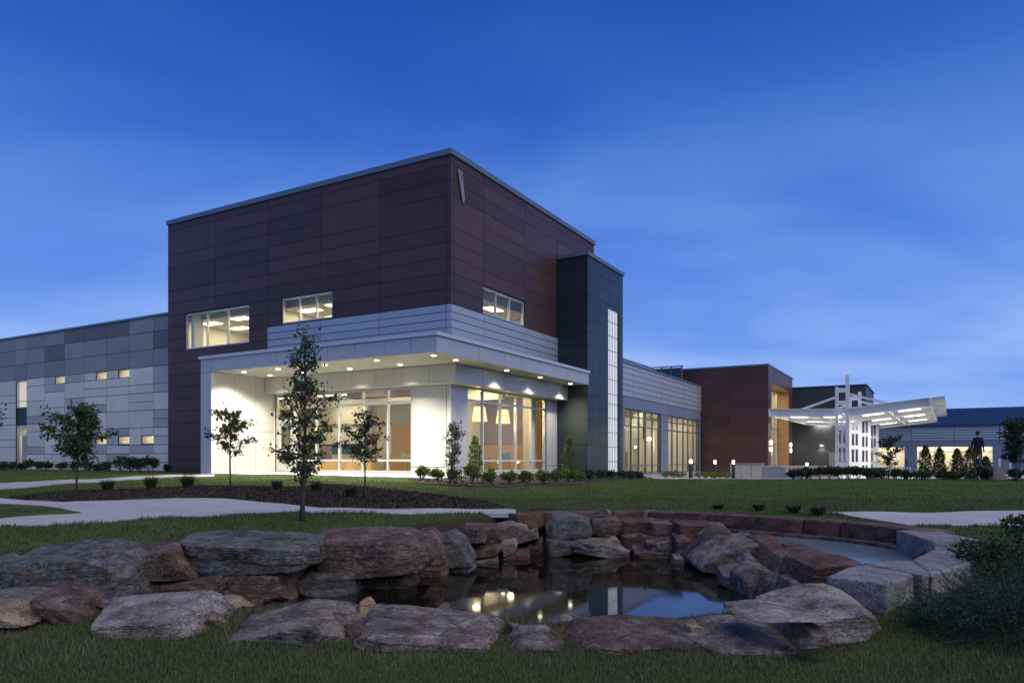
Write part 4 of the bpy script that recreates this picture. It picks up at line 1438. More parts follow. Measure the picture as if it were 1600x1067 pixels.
def rock(poly, d, m, label, thick=.7, tilt=.35, chips=3, level=4, rough=.020, sharp=18., strata=0., group='rocks round the pond', lean=.0, bury=1.):
    """boulder whose front outline spans the given bearings at distance d, with its own thickness"""
    ROCK_N[0] += 1
    seed = ROCK_N[0]
    r = random.Random(seed)
    dc = d + thick * .35
    y_a, y_b = min(p[1] for p in poly), max(p[1] for p in poly)
    pts = [ray(px, py, dc + thick * ((.5 - .9 * (py - y_a) / (y_b - y_a)) if d < 7 else (.1 - .4 * (py - y_a) / (y_b - y_a)))) for px, py in poly]
    c = Vector((sum(p.x for p in pts) / len(pts), dc, sum(p.z for p in pts) / len(pts)))
    fx, fz = (1.07, 1.05) if d < 7 else (1.10, 1.09)
    zm = (min(p.z for p in pts) + max(p.z for p in pts)) / 2
    q = [((p.x - c.x) * fx, (p.z - c.z) * fz - ((.06 if d < 7 else .04) * bury if p.z < zm else 0)) for p in pts]
    area = sum(q[i][0] * q[(i + 1) % len(q)][1] - q[(i + 1) % len(q)][0] * q[i][1] for i in range(len(q)))
    if area < 0:
        q.reverse()
    planes = []
    w = max(a for a, _ in q) - min(a for a, _ in q)
    hh = max(b for _, b in q) - min(b for _, b in q)
    for i in range(len(q)):
        (x0, z0), (x1, z1) = q[i], q[(i + 1) % len(q)]
        n = Vector((z1 - z0, 0, -(x1 - x0)))
        if n.length < 1e-5:
            continue
        n.normalize()
        h = n.x * x0 + n.z * z0
        if h < .01:
            continue
        y = r.uniform(-.12, .12)
        if n.z > .3:
            y = -min(tilt, (.42 if d < 7 else .22) * hh / thick) * r.uniform(.7, 1.1)
        nn = Vector((n.x, y, n.z))
        hb = h * 1.03 - (abs(y) * thick * .5 if n.z > .3 else 0)
        planes.append((tuple(nn.normalized()), max(hb, .4 * h) / nn.length))
    planes.append(((r.uniform(-.15, .15), -1, (r.uniform(-.05, .25) if d < 7 else r.uniform(-.12, .08)) + lean), thick * .5))
    planes.append(((r.uniform(-.2, .2), 1, r.uniform(-.1, .2)), thick * .55))
    for k in range(chips):
        a = r.uniform(-1, 1)
        n = Vector((a, -r.uniform(.1, .9), r.uniform(-.35, .95))).normalized()
        e = abs(n.x) * w / 2 + abs(n.y) * thick / 2 + abs(n.z) * hh / 2
        planes.append((tuple(n), e * (r.uniform(.66, .90) if d < 7 else r.uniform(.72, .93))))
    P, F = convex_stone(planes, (w / 2, thick / 2, hh / 2), seed, level, sharp, rough, strata)
    o = mobj('boulder', P, F, m, None, (c.x, dc, c.z), smooth=False)
    tag(o, label, 'rock', group)
    return o


RK = [
    # left back wall
    ([(-45, 880), (-5, 872), (15, 885), (26, 907), (25, 925), (0, 938), (-45, 940)], 7.9, S_LICH, 'lichen spotted boulder cut off by the picture edge', .8, 5),
    ([(19, 875), (45, 860), (105, 854), (160, 851), (190, 862), (201, 872), (201, 922), (185, 936), (120, 938), (27, 925), (17, 890)], 8.1, S_LICH, 'big rounded boulder crusted with blue lichen at far left of pond', .9, 5),
    ([(201, 872), (222, 854), (265, 847), (288, 848), (305, 892), (288, 900), (210, 900)], 8.7, S_BROWN, 'blocky brown boulder right of the big lichen boulder', .8, 5),
    ([(200, 903), (307, 893), (350, 889), (357, 905), (330, 928), (262, 932), (200, 928)], 8.75, S_BROWN, 'long low brown slab under the blocky brown boulder', .8, 4),
    ([(293, 850), (301, 836), (361, 832), (401, 836), (479, 838), (487, 850), (484, 874), (452, 882), (347, 886), (304, 881), (296, 861)], 9.0, S_LICH, 'long flat topped boulder with lichen on its left half', .9, 5),
    ([(487, 853), (495, 836), (549, 831), (630, 830), (662, 845), (665, 869), (651, 886), (603, 890), (538, 888), (492, 877)], 9.7, S_BROWN, 'large smooth brown boulder right of the long flat topped one', .95, 5),
    ([(361, 893), (371, 886), (431, 885), (452, 888), (457, 928), (440, 937), (382, 940), (361, 918)], 9.0, S_BROWN, 'rounded brown boulder at the water under the long flat topped one', .7, 5),
    ([(468, 896), (484, 889), (554, 890), (552, 923), (500, 932), (471, 916)], 9.4, S_LICH, 'squarish boulder with a pale lichen patch at the waterline', .7, 4),
    ([(554, 893), (640, 890), (648, 914), (600, 922), (556, 922)], 10.0, S_BROWN, 'low dark boulder at the waterline under the large smooth one', .7, 4),
    ([(650, 882), (660, 877), (697, 877), (699, 902), (675, 911), (652, 913)], 10.4, S_RED, 'square cut purple brown block at the waterline', .6, 4),
    ([(647, 832), (675, 828), (690, 845), (694, 866), (685, 876), (662, 878), (658, 852)], 10.5, S_BROWN, 'upright wedge shaped boulder beside the large smooth one', .7, 4),
    ([(687, 838), (710, 830), (725, 842), (740, 870), (735, 878), (700, 878), (688, 870)], 10.8, S_LICH, 'leaning lichen grey boulder with a sloping right side', .7, 4),
    ([(700, 884), (735, 877), (747, 892), (745, 903), (700, 905)], 10.8, S_LICH, 'low pointed slab below the leaning grey boulder', .6, 4),
    ([(707, 832), (727, 819), (755, 820), (760, 835), (755, 845), (727, 846)], 11.6, S_BROWN, 'flat capped boulder above the leaning grey one', .6, 4),
    ([(750, 821), (777, 820), (784, 837), (780, 846), (760, 846)], 11.9, S_BROWN, 'small block right of the flat capped boulder', .55, 4),
    ([(732, 856), (775, 850), (783, 853), (775, 864), (740, 868)], 11.6, S_RED, 'thin flat ledge stone below the small block', .5, 4),
    ([(772, 822), (802, 814), (822, 820), (824, 840), (790, 843), (778, 834)], 12.2, S_GREY, 'pale grey boulder on top of the small rock pile', .6, 4),
    ([(782, 846), (805, 840), (809, 848), (800, 862), (788, 866)], 11.9, S_PALE, 'little pale wedge stone in the rock pile', .4, 4),
    ([(777, 870), (802, 858), (825, 860), (826, 882), (800, 888), (780, 889)], 11.9, S_RED, 'pinkish squared stone at the waterline of the rock pile', .55, 4),
    ([(740, 872), (776, 867), (778, 886), (760, 893), (745, 893)], 11.5, S_BROWN, 'dark stone between ledge and water in the rock pile', .5, 4),
    ([(822, 825), (838, 820), (841, 837), (822, 843)], 12.5, S_GREY, 'small grey stone under the flat slab at the wall end', .45, 4),
    ([(834, 841), (847, 837), (851, 850), (837, 857)], 12.6, S_TAN, 'smallest tan stone in the corner of the rock pile', .4, 4),
    ([(825, 849), (837, 849), (848, 857), (843, 870), (825, 871)], 12.4, S_BROWN, 'squat dark stone low in the corner of the rock pile', .45, 4),
    ([(800, 811), (852, 807), (854, 818), (827, 821), (803, 819)], 12.8, S_PALE, 'thin pale slab topping the end of the rock pile', .6, 4),
    ([(838, 818), (856, 817), (857, 838), (840, 840)], 13.0, S_RED, 'narrow red block under the thin pale slab', .5, 4),
    ([(855, 815), (867, 802), (890, 802), (922, 811), (924, 834), (890, 839), (857, 835)], 13.4, S_LICH, 'dark rounded boulder at the head of the pond wall', .8, 4),
    # back wall under the cap stones
    ([(924, 807), (940, 804), (965, 807), (966, 828), (945, 836), (925, 828)], 13.7, S_BROWN, 'rounded purple boulder right of the dark one at the pond head', .7, 4),
    ([(966, 810), (1007, 809), (1012, 828), (990, 832), (966, 831)], 13.7, S_RED, 'layered red block in the upper course of the back wall', .7, 4),
    ([(1009, 811), (1060, 811), (1060, 835), (1015, 836)], 13.5, S_BROWN, 'broad brown block in the upper course of the back wall', .7, 4),
    ([(1059, 815), (1127, 816), (1118, 835), (1095, 841), (1059, 834)], 13.0, S_RED, 'long red block with a pale top edge at the end of the back wall', .7, 4),
    ([(897, 847), (907, 841), (945, 844), (985, 857), (980, 867), (950, 870), (900, 860)], 13.0, S_GREY, 'sloping grey slab sliding into the water at the back', .6, 4),
    ([(943, 840), (960, 834), (974, 845), (968, 852), (947, 850)], 13.5, S_TAN, 'small tan stone above the sliding slab', .4, 4),
    ([(972, 833), (995, 829), (1017, 832), (1016, 851), (1000, 858), (975, 850)], 13.4, S_BROWN, 'rounded brown stone in the middle of the lower back course', .6, 4),
    ([(1011, 842), (1052, 836), (1057, 852), (1045, 859), (1013, 858)], 13.1, S_GREY, 'greyish stone right of the rounded one in the lower back course', .6, 4),
    ([(1055, 837), (1070, 836), (1093, 847), (1086, 869), (1058, 864)], 12.6, S_BROWN, 'angular brown stone against the boulder cluster', .6, 4),
    ([(993, 861), (1010, 856), (1052, 859), (1055, 872), (1010, 875), (993, 870)], 13.0, S_BROWN, 'flat dark stone lying at the back waterline', .5, 4),
    ([(1053, 867), (1070, 864), (1077, 872), (1062, 883), (1052, 880)], 12.3, S_GREY, 'little grey stone at the foot of the boulder cluster', .4, 4),
    ([(855, 838), (897, 842), (900, 858), (858, 866)], 13.2, S_LICH, 'dark waterline stone below the boulder at the pond head', .5, 4),
    # boulder cluster between pond and upper pool
    ([(1079, 868), (1099, 840), (1116, 823), (1132, 821), (1148, 834), (1135, 855), (1093, 880)], 11.7, S_BROWN, 'tall leaning brown boulder at the left of the cluster', .9, 5),
    ([(1089, 876), (1107, 859), (1132, 842), (1171, 837), (1184, 842), (1174, 873), (1142, 890), (1105, 888)], 11.0, S_GREY, 'broad boulder with a pale rippled top in the cluster', .9, 5),
    ([(1168, 872), (1180, 842), (1205, 840), (1243, 851), (1240, 861), (1212, 870), (1207, 888), (1185, 886)], 10.7, S_RED, 'rusty angular boulder in the middle of the cluster', .9, 5),
    ([(1236, 853), (1249, 849), (1277, 856), (1285, 862), (1268, 870), (1238, 866)], 10.2, S_BROWN, 'low flat boulder at the lip of the upper pool', .7, 4),
    ([(1203, 886), (1216, 865), (1260, 859), (1285, 866), (1258, 888), (1240, 905), (1214, 907)], 9.3, S_BROWN, 'flat topped boulder right of the rusty angular one', .8, 5),
    ([(1252, 876), (1283, 867), (1333, 874), (1345, 882), (1312, 900), (1293, 912), (1255, 916), (1250, 895)], 8.1, S_RED, 'dark red block with a sloping top beside the grey seat slabs', .8, 5),
    ([(1160, 898), (1177, 881), (1210, 890), (1218, 903), (1201, 932), (1168, 930)], 9.3, S_GREY, 'peaked grey boulder low at the right waterline', .7, 4),
    ([(1128, 891), (1155, 884), (1172, 887), (1165, 909), (1148, 915), (1132, 908)], 9.9, S_GREY, 'flat grey stone left of the peaked boulder', .6, 4),
    ([(1205, 906), (1238, 900), (1242, 925), (1205, 945), (1194, 935)], 8.7, S_BROWN, 'jagged dark stone under the flat topped boulder', .6, 4),
    ([(1233, 904), (1255, 899), (1262, 914), (1258, 930), (1236, 932)], 8.2, S_GREY, 'small square stone below the dark red block', .5, 4),
    ([(1161, 881), (1166, 868), (1173, 865), (1180, 871), (1180, 884)], 9.9, S_PALE, 'little white stone wedged between the cluster boulders', .3, 4),
    ([(1182, 884), (1207, 886), (1207, 896), (1184, 894)], 9.6, S_BROWN, 'small dark stone below the rusty angular boulder', .5, 4),
    # front row along the grass
    ([(-40, 932), (0, 926), (57, 916), (76, 922), (76, 945), (60, 956), (-40, 955)], 6.75, S_GREY, 'bluish boulder at the left end of the front row', .7, 5),
    ([(-40, 940), (0, 939), (45, 944), (62, 956), (58, 965), (-40, 968)], 6.3, S_TAN, 'low tan stone in the grass at the left edge', .5, 4),
    ([(60, 954), (78, 932), (82, 915), (110, 914), (135, 922), (147, 942), (140, 955), (107, 967), (80, 963)], 6.5, S_BROWN, 'dark faceted boulder with a tan top left of the long pale slab', .6, 5),
    ([(110, 966), (150, 938), (250, 930), (327, 921), (333, 932), (330, 975), (322, 984), (275, 989), (220, 994), (180, 982)], 6.15, S_PALE, 'long pale tilted slab in the front row', .9, 5),
    ([(330, 940), (352, 931), (367, 930), (392, 952), (385, 965), (332, 974)], 6.8, S_TAN, 'tan pointed stone behind the end of the pale slab', .5, 4),
    ([(326, 983), (374, 966), (404, 944), (441, 938), (495, 938), (530, 947), (567, 968), (552, 994), (500, 997), (388, 994), (342, 991)], 5.95, S_GREY, 'broad humped boulder with a dark undercut front', .9, 5),
    ([(553, 980), (577, 962), (587, 947), (640, 949), (690, 955), (760, 965), (804, 985), (787, 1013), (740, 1014), (660, 1008), (562, 1005)], 5.8, S_GREY, 'long flat boulder with a layered pale top in front centre', .95, 5),
    ([(784, 1006), (802, 987), (812, 977), (852, 980), (862, 990), (887, 998), (872, 1010), (832, 1015), (787, 1017)], 5.75, S_GREY, 'small low boulder between the two long front ones', .5, 5),
    ([(877, 990), (902, 980), (927, 970), (960, 962), (995, 964), (1045, 969), (1080, 980), (1091, 995), (1087, 1012), (1045, 1016), (945, 1016), (893, 1006)], 5.75, S_BROWN, 'brown boulder with streaked top and white flecks in front', .85, 5),
    ([(1068, 976), (1102, 962), (1152, 962), (1200, 976), (1230, 990), (1248, 1012), (1238, 1024), (1205, 1030), (1144, 1020), (1088, 1018), (1075, 988)], 5.6, S_GREY, 'slanting slab dipping into the grass at the right of the front row', .9, 5),
    ([(1196, 940), (1216, 926), (1260, 913), (1288, 915), (1327, 929), (1356, 948), (1353, 972), (1322, 990), (1270, 990), (1215, 982)], 5.95, S_PALE, 'big pale boulder with a domed top in front of the seat slabs', .9, 5),
    ([(1249, 979), (1269, 972), (1285, 990), (1268, 1005), (1247, 1000)], 5.35, S_GREY, 'small grey stone propping the thin pale slab', .35, 4),
]
for k, (poly, d, m, lab, th, lev) in enumerate(RK):
    front = 'front' in lab or 'slab' in lab or d < 7
    mx_ = sum(p[0] for p in poly) / len(poly)
    if 7 < d and 640 < mx_ < 860:
        d *= 1.05 + .04 * (mx_ - 640) / 220
    lev = 6 if (d < 7 or (lev == 5 and d < 10)) else 5
    rock(poly, d, m, lab, th, tilt=.75 if front else .35, chips=(20 if d < 7 else 12) if lev >= 5 else 6, level=lev, rough=.017 if lev >= 5 else .02,
         sharp=140, strata=(.055 if front else .11))
# thin slab leaning on the pale boulder
rock([(1143, 944), (1155, 938), (1185, 940), (1227, 948), (1285, 955), (1280, 963), (1260, 973), (1216, 970), (1152, 961)], 5.5, S_PALE, 'thin pointed pale slab resting on the slanting slab and pale boulder', .75, tilt=.9, chips=2, level=5, rough=.012, sharp=40, strata=.03, bury=0)


def block_from_top(poly, z1, z0, m, name, parent, seed, rough=.008, level=5, sharp=110):
    """cut stone: top outline in plan, flat top and bottom"""
    c = np.mean(poly, 0)
    q = [p - c for p in np.array(poly)]
    area = sum(q[i][0] * q[(i + 1) % len(q)][1] - q[(i + 1) % len(q)][0] * q[i][1] for i in range(len(q)))
    if area < 0:
        q = q[::-1]
    hz = (z1 - z0) / 2
    planes = [((0, 0, 1), hz), ((0, 0, -1), hz)]
    for i in range(len(q)):
        a, b = q[i], q[(i + 1) % len(q)]
        n = Vector((b[1] - a[1], -(b[0] - a[0]), 0))
        if n.length < 1e-5:
            continue
        n.normalize()
        h = n.x * a[0] + n.y * a[1]
        if h > .01:
            planes.append(((n.x, n.y, n.z), h))
    sx = max(abs(p[0]) for p in q); sy = max(abs(p[1]) for p in q)
    P, F = convex_stone(planes, (sx, sy, hz), seed, level, sharp, rough)
    return mobj(name, P, F, m, parent, Vector((c[0], c[1], (z0 + z1) / 2)) - (parent.location if parent else Vector()), smooth=True)


def make_cap_wall():
    t = thing('pond_wall', 'curved cap of long reddish stone blocks round the upper pool', 'wall', (4.0, 13.2, -.64))
    knots = [(808, 801, 13.45), (852, 800, 13.8), (895, 797, 14.1), (948, 796, 14.2), (957, 796, 14.2), (1003, 796.6, 14.15), (1012, 797, 14.1), (1105, 800, 13.55), (1180, 804.5, 12.95), (1255, 810, 12.3), (1312, 815.5, 11.85), (1368, 821, 11.2), (1398, 824.5, 10.85), (1440, 829, 10.25)]
    pts = [np.array(ray(px, 800, d)[:2]) for px, _, d in knots]
    for i in range(len(pts) - 1):
        a, b = pts[i], pts[i + 1]
        e = (b - a) / np.linalg.norm(b - a)
        n = np.array([-e[1], e[0]])
        if n @ (a - np.array([2.0, 10.5])) < 0:
            n = -n
        a2, b2 = a + e * .006, b - e * .006
        small = np.linalg.norm(b - a) < .35
        poly = [a2 + n * .0, b2 + n * .0, b2 + n * .5, a2 + n * .5]
        lift = .012 if small else (-.004 * (i % 3))
        block_from_top(poly, -.355 + lift, -.64, S_GREY if small else S_RED, 'cap_stone', t, 200 + i, rough=.006)
        if 6 <= i:     # ledge stones of the upper pool under the cap
            poly = [a2 - n * .16, b2 - n * .12, b2 + n * .35, a2 + n * .35]
            block_from_top(poly, -.60, -1.0, S_BROWN, 'ledge_stone', t, 240 + i, rough=.012)
    return t


make_cap_wall()
seat = thing('stone_seat', 'thick grey cut stone slabs forming a bench at the right of the pond', 'bench', (4.0, 7.5, -.9))
S_CUT = stone_mat('cut_greystone', (.17, .155, .145), (.25, .24, .235), (.33, .32, .32), .15, (.30, .30, .31))


def top_poly(pts, z):
    return np.array([on_z(1260 + .2785 * a, 770 + .2785 * b, z)[:2] for a, b in pts])


for k, (pts, z) in enumerate((
        ([(110, 470), (235, 415), (330, 402), (590, 452), (600, 466), (450, 510)], -.45),
        ([(300, 398), (440, 380), (585, 374), (688, 440), (686, 458), (606, 463), (594, 450), (335, 400)], -.455),
        ([(592, 373), (640, 350), (705, 316), (990, 312), (910, 400), (692, 455)], -.45),
        ([(712, 308), (722, 268), (978, 264), (988, 308)], -.446),
        ([(505, 205), (740, 214), (968, 262), (722, 264), (672, 260)], -.36))):
    block_from_top(top_poly(pts, z), z, -.98, S_CUT if k != 2 else S_CUT, 'seat_slab', seat, 300 + k, rough=.006, level=6, sharp=130)

# small stones wedged between the boulders
rs = random.Random(99)
SM = [(165, 6.9, 'left of the long pale tilted slab'), (340, 6.5, 'between the long pale slab and the humped boulder'), (365, 7.2, 'behind the tan pointed stone'), (400, 7.4, 'in the water behind the humped boulder'), (560, 6.1, 'between the humped boulder and the long flat one'),
      (575, 6.7, 'at the water behind the long flat boulder'), (812, 6.3, 'behind the small low front boulder'), (868, 6.1, 'between the small low boulder and the streaked brown one'), (880, 6.5, 'at the water behind the streaked brown boulder'),
      (1085, 6.1, 'between the streaked brown boulder and the slanting slab'), (1195, 6.9, 'at the water behind the thin pointed slab'), (1215, 7.6, 'at the water behind the domed pale boulder'), (200, 8.3, 'right of the big lichen boulder'), (355, 8.9, 'right of the long low brown slab'),
      (460, 9.3, 'between the two waterline boulders under the flat topped one'), (645, 10.3, 'left of the square cut purple block'), (725, 11.2, 'above the low pointed slab'), (760, 11.6, 'under the thin flat ledge stone'), (930, 13.3, 'below the rounded purple boulder'),
      (1120, 11.0, 'at the foot of the broad boulder in the cluster'), (1190, 10.0, 'under the rusty angular boulder'), (1245, 8.6, 'under the dark red block'), (30, 6.9, 'behind the low tan stone'), (150, 7.3, 'right of the dark faceted boulder')]
for px, d, where in SM:
    x, y = (px - 800) / FOCAL * d, d
    w = rs.uniform(.07, .16)
    planes = []
    for k in range(13):
        n = Vector((rs.uniform(-1, 1), rs.uniform(-1, 1), rs.uniform(-.8, 1))).normalized()
        planes.append((tuple(n), w * rs.uniform(.55, 1.0) * (1 - .25 * abs(n.z))))
    P, F = convex_stone(planes, (w, w, w * .75), 400 + int(px + d * 10), 4, 50, .02)
    o = mobj('wedge_stone', P, F, rs.choice([S_BROWN, S_GREY, S_TAN, S_RED]), None, (x, y, gz(x, y) + w * .35), smooth=False)
    tag(o, 'small broken stone wedged ' + where, 'stone', 'small stones wedged between the boulders')

# ------------------------------------------------------------------ plants
L_TREE = island_mat('tree_leaf', (.035, .070, .026), (.110, .150, .055), .5, .35)
L_TREE2 = island_mat('olive_leaf', (.035, .055, .020), (.095, .105, .035), .5, .3)
L_ORANGE = island_mat('turning_leaf', (.22, .10, .012), (.36, .19, .03), .5, .5)
L_SHRUB = island_mat('shrub_leaf', (.075, .125, .025), (.20, .24, .06), .5, .35)
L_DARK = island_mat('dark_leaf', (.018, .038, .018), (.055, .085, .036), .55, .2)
L_LIME = island_mat('lime_leaf', (.12, .17, .02), (.24, .28, .05), .5, .3)
L_CONIFER = island_mat('conifer_leaf', (.045, .078, .022), (.115, .145, .048), .6, .2)
L_JUNIPER = island_mat('juniper_needle', (.016, .046, .030), (.055, .105, .068), .6, .1)
L_PALE = island_mat('pale_leaf', (.11, .12, .06), (.25, .24, .14), .5, .3)
L_BLADE = island_mat('tuft_blade', (.030, .050, .020), (.075, .095, .045), .6, .15)
m_bark = mat('bark', (.055, .045, .040), .9, nscale=14, namt=.3, bump=.5, bscale=30)


def leaf_cloud(name, C, size, m, parent, r, aspect=.62, up=.3, jitter=.5):
    """one small folded leaf at every point of C"""
    n = len(C)
    d = r.normal(size=(n, 3)); d[:, 2] += up
    d /= np.linalg.norm(d, axis=1)[:, None]
    e = np.cross(d, r.normal(size=(n, 3)))
    e /= np.linalg.norm(e, axis=1)[:, None] + 1e-9
    s = (size * (1 + jitter * r.uniform(-1, 1, n)))[:, None]
    w = s * aspect * .5
    f = np.cross(e, d) * s * .12
    V = np.stack([C, C + d * s * .55 + e * w + f, C + d * s, C + d * s * .55 - e * w + f], 1).reshape(-1, 3)
    i = np.arange(n) * 4
    F = np.stack([i, i + 1, i + 2, i + 3], 1)
    return mobj(name, V, F, m, parent)


def clump_points(n, rx, ry, rz, r, lumps=9, c=(0, 0, 0), hollow=.35):
    """points filling a lumpy mass"""
    th = r.uniform(0, 2 * np.pi, lumps); ph = np.arccos(r.uniform(-.35, 1, lumps))
    L = np.stack([np.sin(ph) * np.cos(th), np.sin(ph) * np.sin(th), np.cos(ph)], 1) * .55
    k = r.integers(0, lumps, n)
    d = r.normal(size=(n, 3)); d /= np.linalg.norm(d, axis=1)[:, None]
    q = L[k] + d * (r.uniform(hollow, 1, n) ** .5)[:, None] * .5
    return q * np.array([rx, ry, rz]) + np.array(c)


def shrub(name, label, x, y, w, h, m, n=420, leaf=.055, group=None, cat='shrub', seed=0):
    z = gz(x, y)
    r = np.random.default_rng(int(seed + abs(x) * 100 + y * 10))
    t = thing(name, label, cat, (x, y, z), 0, group)
    P = clump_points(n, w / 2, w / 2, h / 2, r, 10, (0, 0, h * .52))
    P[:, 2] = np.maximum(P[:, 2], .01)
    leaf_cloud('foliage', P, leaf, m, t, r)
    mb = MB()
    for k in range(5):
        a = 2.5 * k
        mb.tube([(0, 0, -.05), (.15 * w * math.cos(a), .15 * w * math.sin(a), h * .4), (.3 * w * math.cos(a), .3 * w * math.sin(a), h * .75)], [.012, .009, .004], 4)
    mb.build('stem', m_bark, t)
    return t


def tuft(label, x, y, w, h, n=150, m=None, group='grass tufts'):
    z = gz(x, y)
    r = np.random.default_rng(int(abs(x) * 97 + y * 31))
    t = thing('grass_tuft', label, 'plant', (x, y, z), 0, group)
    a = r.uniform(0, 2 * np.pi, n); lean = r.uniform(.1, 1, n) ** .7
    hh = h * r.uniform(.6, 1.05, n)
    base = np.stack([np.cos(a), np.sin(a), np.zeros(n)], 1) * (.12 * w)
    dirx = np.stack([np.cos(a), np.sin(a), np.zeros(n)], 1)
    mid = base + dirx * (lean * w * .25)[:, None] + np.array([0, 0, 1]) * (hh * .65)[:, None]
    tip = base + dirx * (lean * w * .55)[:, None] + np.array([0, 0, 1]) * (hh * (1 - .25 * lean))[:, None]
    s = np.stack([-np.sin(a), np.cos(a), np.zeros(n)], 1) * .007
    V = np.stack([base - s, base + s, mid + s * .8, mid - s * .8, tip], 1).reshape(-1, 3)
    i = np.arange(n) * 5
    F = np.concatenate([np.stack([i, i + 1, i + 2], 1), np.stack([i, i + 2, i + 3], 1), np.stack([i + 3, i + 2, i + 4], 1)])
    mobj('blades', V, F, m or L_BLADE, t)
    return t


def tree(name, label, x, y, h, crown, m, leaf=.07, density=1.0, seed=1, lean=.0, trunk_r=.028, m2=None, cat='tree', stems=1, group=None, z=None, nb=15, low_m=None):
    """young tree: crown = [(height fraction, half width)], branches and twigs carry the leaves"""
    z = gz(x, y) if z is None else z
    r = np.random.default_rng(seed)
    t = thing(name, label, cat, (x, y, z), 0, group)
    hs = [c[0] for c in crown]; ws = [c[1] for c in crown]
    tr = MB(); br = MB()
    pts_leaf = []
    for s in range(stems):
        sx, sy = (0, 0) if stems == 1 else r.uniform(-.05, .05, 2)
        ex, ey = (lean, 0) if stems == 1 else r.uniform(-.35, .35, 2) * ws[len(ws) // 2] * 1.6
        nseg = 9
        ax = []
        for k in range(nseg + 1):
            f = k / nseg
            ax.append(Vector((sx + ex * f + .012 * h * math.sin(3.1 * f + s + seed), sy + ey * f + .010 * h * math.sin(2.3 * f + 1 + seed), h * f * .97 - (.08 if k == 0 else 0))))
        tr.tube(ax, [trunk_r * (1 - .82 * k / nseg) / (1 if stems == 1 else 1.6) * (1.5 if k == 0 else 1) for k in range(nseg + 1)], 7)

        def at(f):
            q = min(max(f, 0), .999) * nseg
            i = int(q)
            return ax[i].lerp(ax[i + 1], q - i)
        n_b = int(nb * density)
        for b in range(n_b):
            f0 = hs[0] + (.97 - hs[0]) * (b + r.uniform(0, .8)) / n_b
            p0 = at(max(f0 - .07, .15))
            a = 2.4 * b + r.uniform(-.5, .5) + s
            w = np.interp(f0, hs, ws) * r.uniform(.55, 1.12)
            up = h * r.uniform(.04, .13)
            p3 = p0 + Vector((math.cos(a) * w, math.sin(a) * w, up + w * .35))
            p1 = p0.lerp(p3, .4) + Vector((0, 0, .04 * h))
            p2 = p0.lerp(p3, .75) + Vector((r.uniform(-.04, .04), r.uniform(-.04, .04), .03 * h))
            br.tube([p0, p1, p2, p3], [trunk_r * .36, trunk_r * .26, trunk_r * .18, .002], 5)
            for k in range(int(5 + w * 7)):
                g = r.uniform(.3, 1.0)
                q0 = p0.lerp(p1, g / .5) if g < .5 else (p1.lerp(p2, (g - .5) / .25) if g < .75 else p2.lerp(p3, (g - .75) / .25))
                dq = Vector(r.normal(size=3)); dq.z = abs(dq.z) * .6
                dq = dq.normalized() * r.uniform(.06, .2) * (h / 3 + .4)
                q1 = q0 + dq
                br.tube([q0, q0.lerp(q1, .5) + Vector((0, 0, .01)), q1], [.006, .004, .0015], 4)
                for j in range(int(8 * density) + 3):
                    ff = r.uniform(.25, 1.1)
                    pts_leaf.append(q0.lerp(q1, ff) + Vector(r.normal(size=3)) * .045)
    tr.build('trunk', m_bark, t, smooth=True)
    br.build('branches', m_bark, t)
    P = np.array([p[:] for p in pts_leaf])
    if m2 is not None:
        sel = (P[:, 0] > .12) & (P[:, 2] < h * .82) & (r.uniform(size=len(P)) < .75)
        leaf_cloud('turning_leaves', P[sel], leaf, m2, t, r, up=-.2)
        P = P[~sel]
    leaf_cloud('crown', P, leaf, m, t, r, up=-.15)
    return t


def gp(px, py):
    return on_ground(px, py)


# young trees on the lawn
q = gp(121, 770); tree('young_tree', 'young leafy tree in front of the beige panel wing', q.x, q.y, .65 + (718 - 634) / 1140 * q.y - q.z, [(.36, .42), (.5, .85), (.65, .80), (.82, .62), (1, .12)], L_TREE, .085, 1.5, 11, .05, .032, nb=18)
q = gp(362, 762); tree('young_tree', 'young tree before the cream end wall of the canopy', q.x, q.y, .65 + (718 - 639) / 1140 * q.y - q.z, [(.42, .30), (.52, .68), (.7, .62), (.88, .40), (1, .08)], L_TREE, .085, 1.15, 23, -.06, .032, nb=14)
q = gp(474, 815); tree('young_tree', 'tallest young tree with a narrow spire top beside the path', q.x, q.y, .65 + (718 - 524) / 1140 * q.y - q.z, [(.20, .22), (.32, .52), (.46, .66), (.58, .52), (.70, .34), (.86, .12), (1, .05)], L_TREE, .068, 1.25, 37, -.02, .040, nb=20)
q = gp(572, 782); tree('young_tree', 'small tree with some orange leaves in front of the lit glazing', q.x, q.y, .65 + (718 - 645) / 1140 * q.y - q.z, [(.40, .30), (.52, .60), (.7, .56), (.88, .34), (1, .08)], L_TREE2, .070, 1.2, 41, .0, .026, m2=L_ORANGE, nb=14)
q = gp(-34, 766); tree('young_tree', 'young tree mostly cut off by the picture edge', q.x, q.y, .65 + (718 - 612) / 1140 * q.y - q.z, [(.36, .40), (.5, .75), (.65, .70), (.82, .50), (1, .12)], L_TREE, .085, 1.2, 53, .0, .032)
q = gp(705, 756); tree('multi_stem_shrub', 'airy pale multi stem shrub at the cream corner wall', q.x, q.y, .65 + (718 - 660) / 1140 * q.y - q.z, [(.25, .16), (.5, .34), (.75, .34), (1, .12)], L_PALE, .060, .9, 61, 0, .02, cat='shrub', stems=4, nb=8)
q = ray(1388, 0, 37); tree('multi_stem_tree', 'bare looking dark shrub at the end of the white canopy columns', q.x, 37, 2.15, [(.3, .4), (.6, .75), (.85, .6), (1, .2)], L_DARK, .09, .8, 71, 0, .03, cat='shrub', stems=4, nb=7)
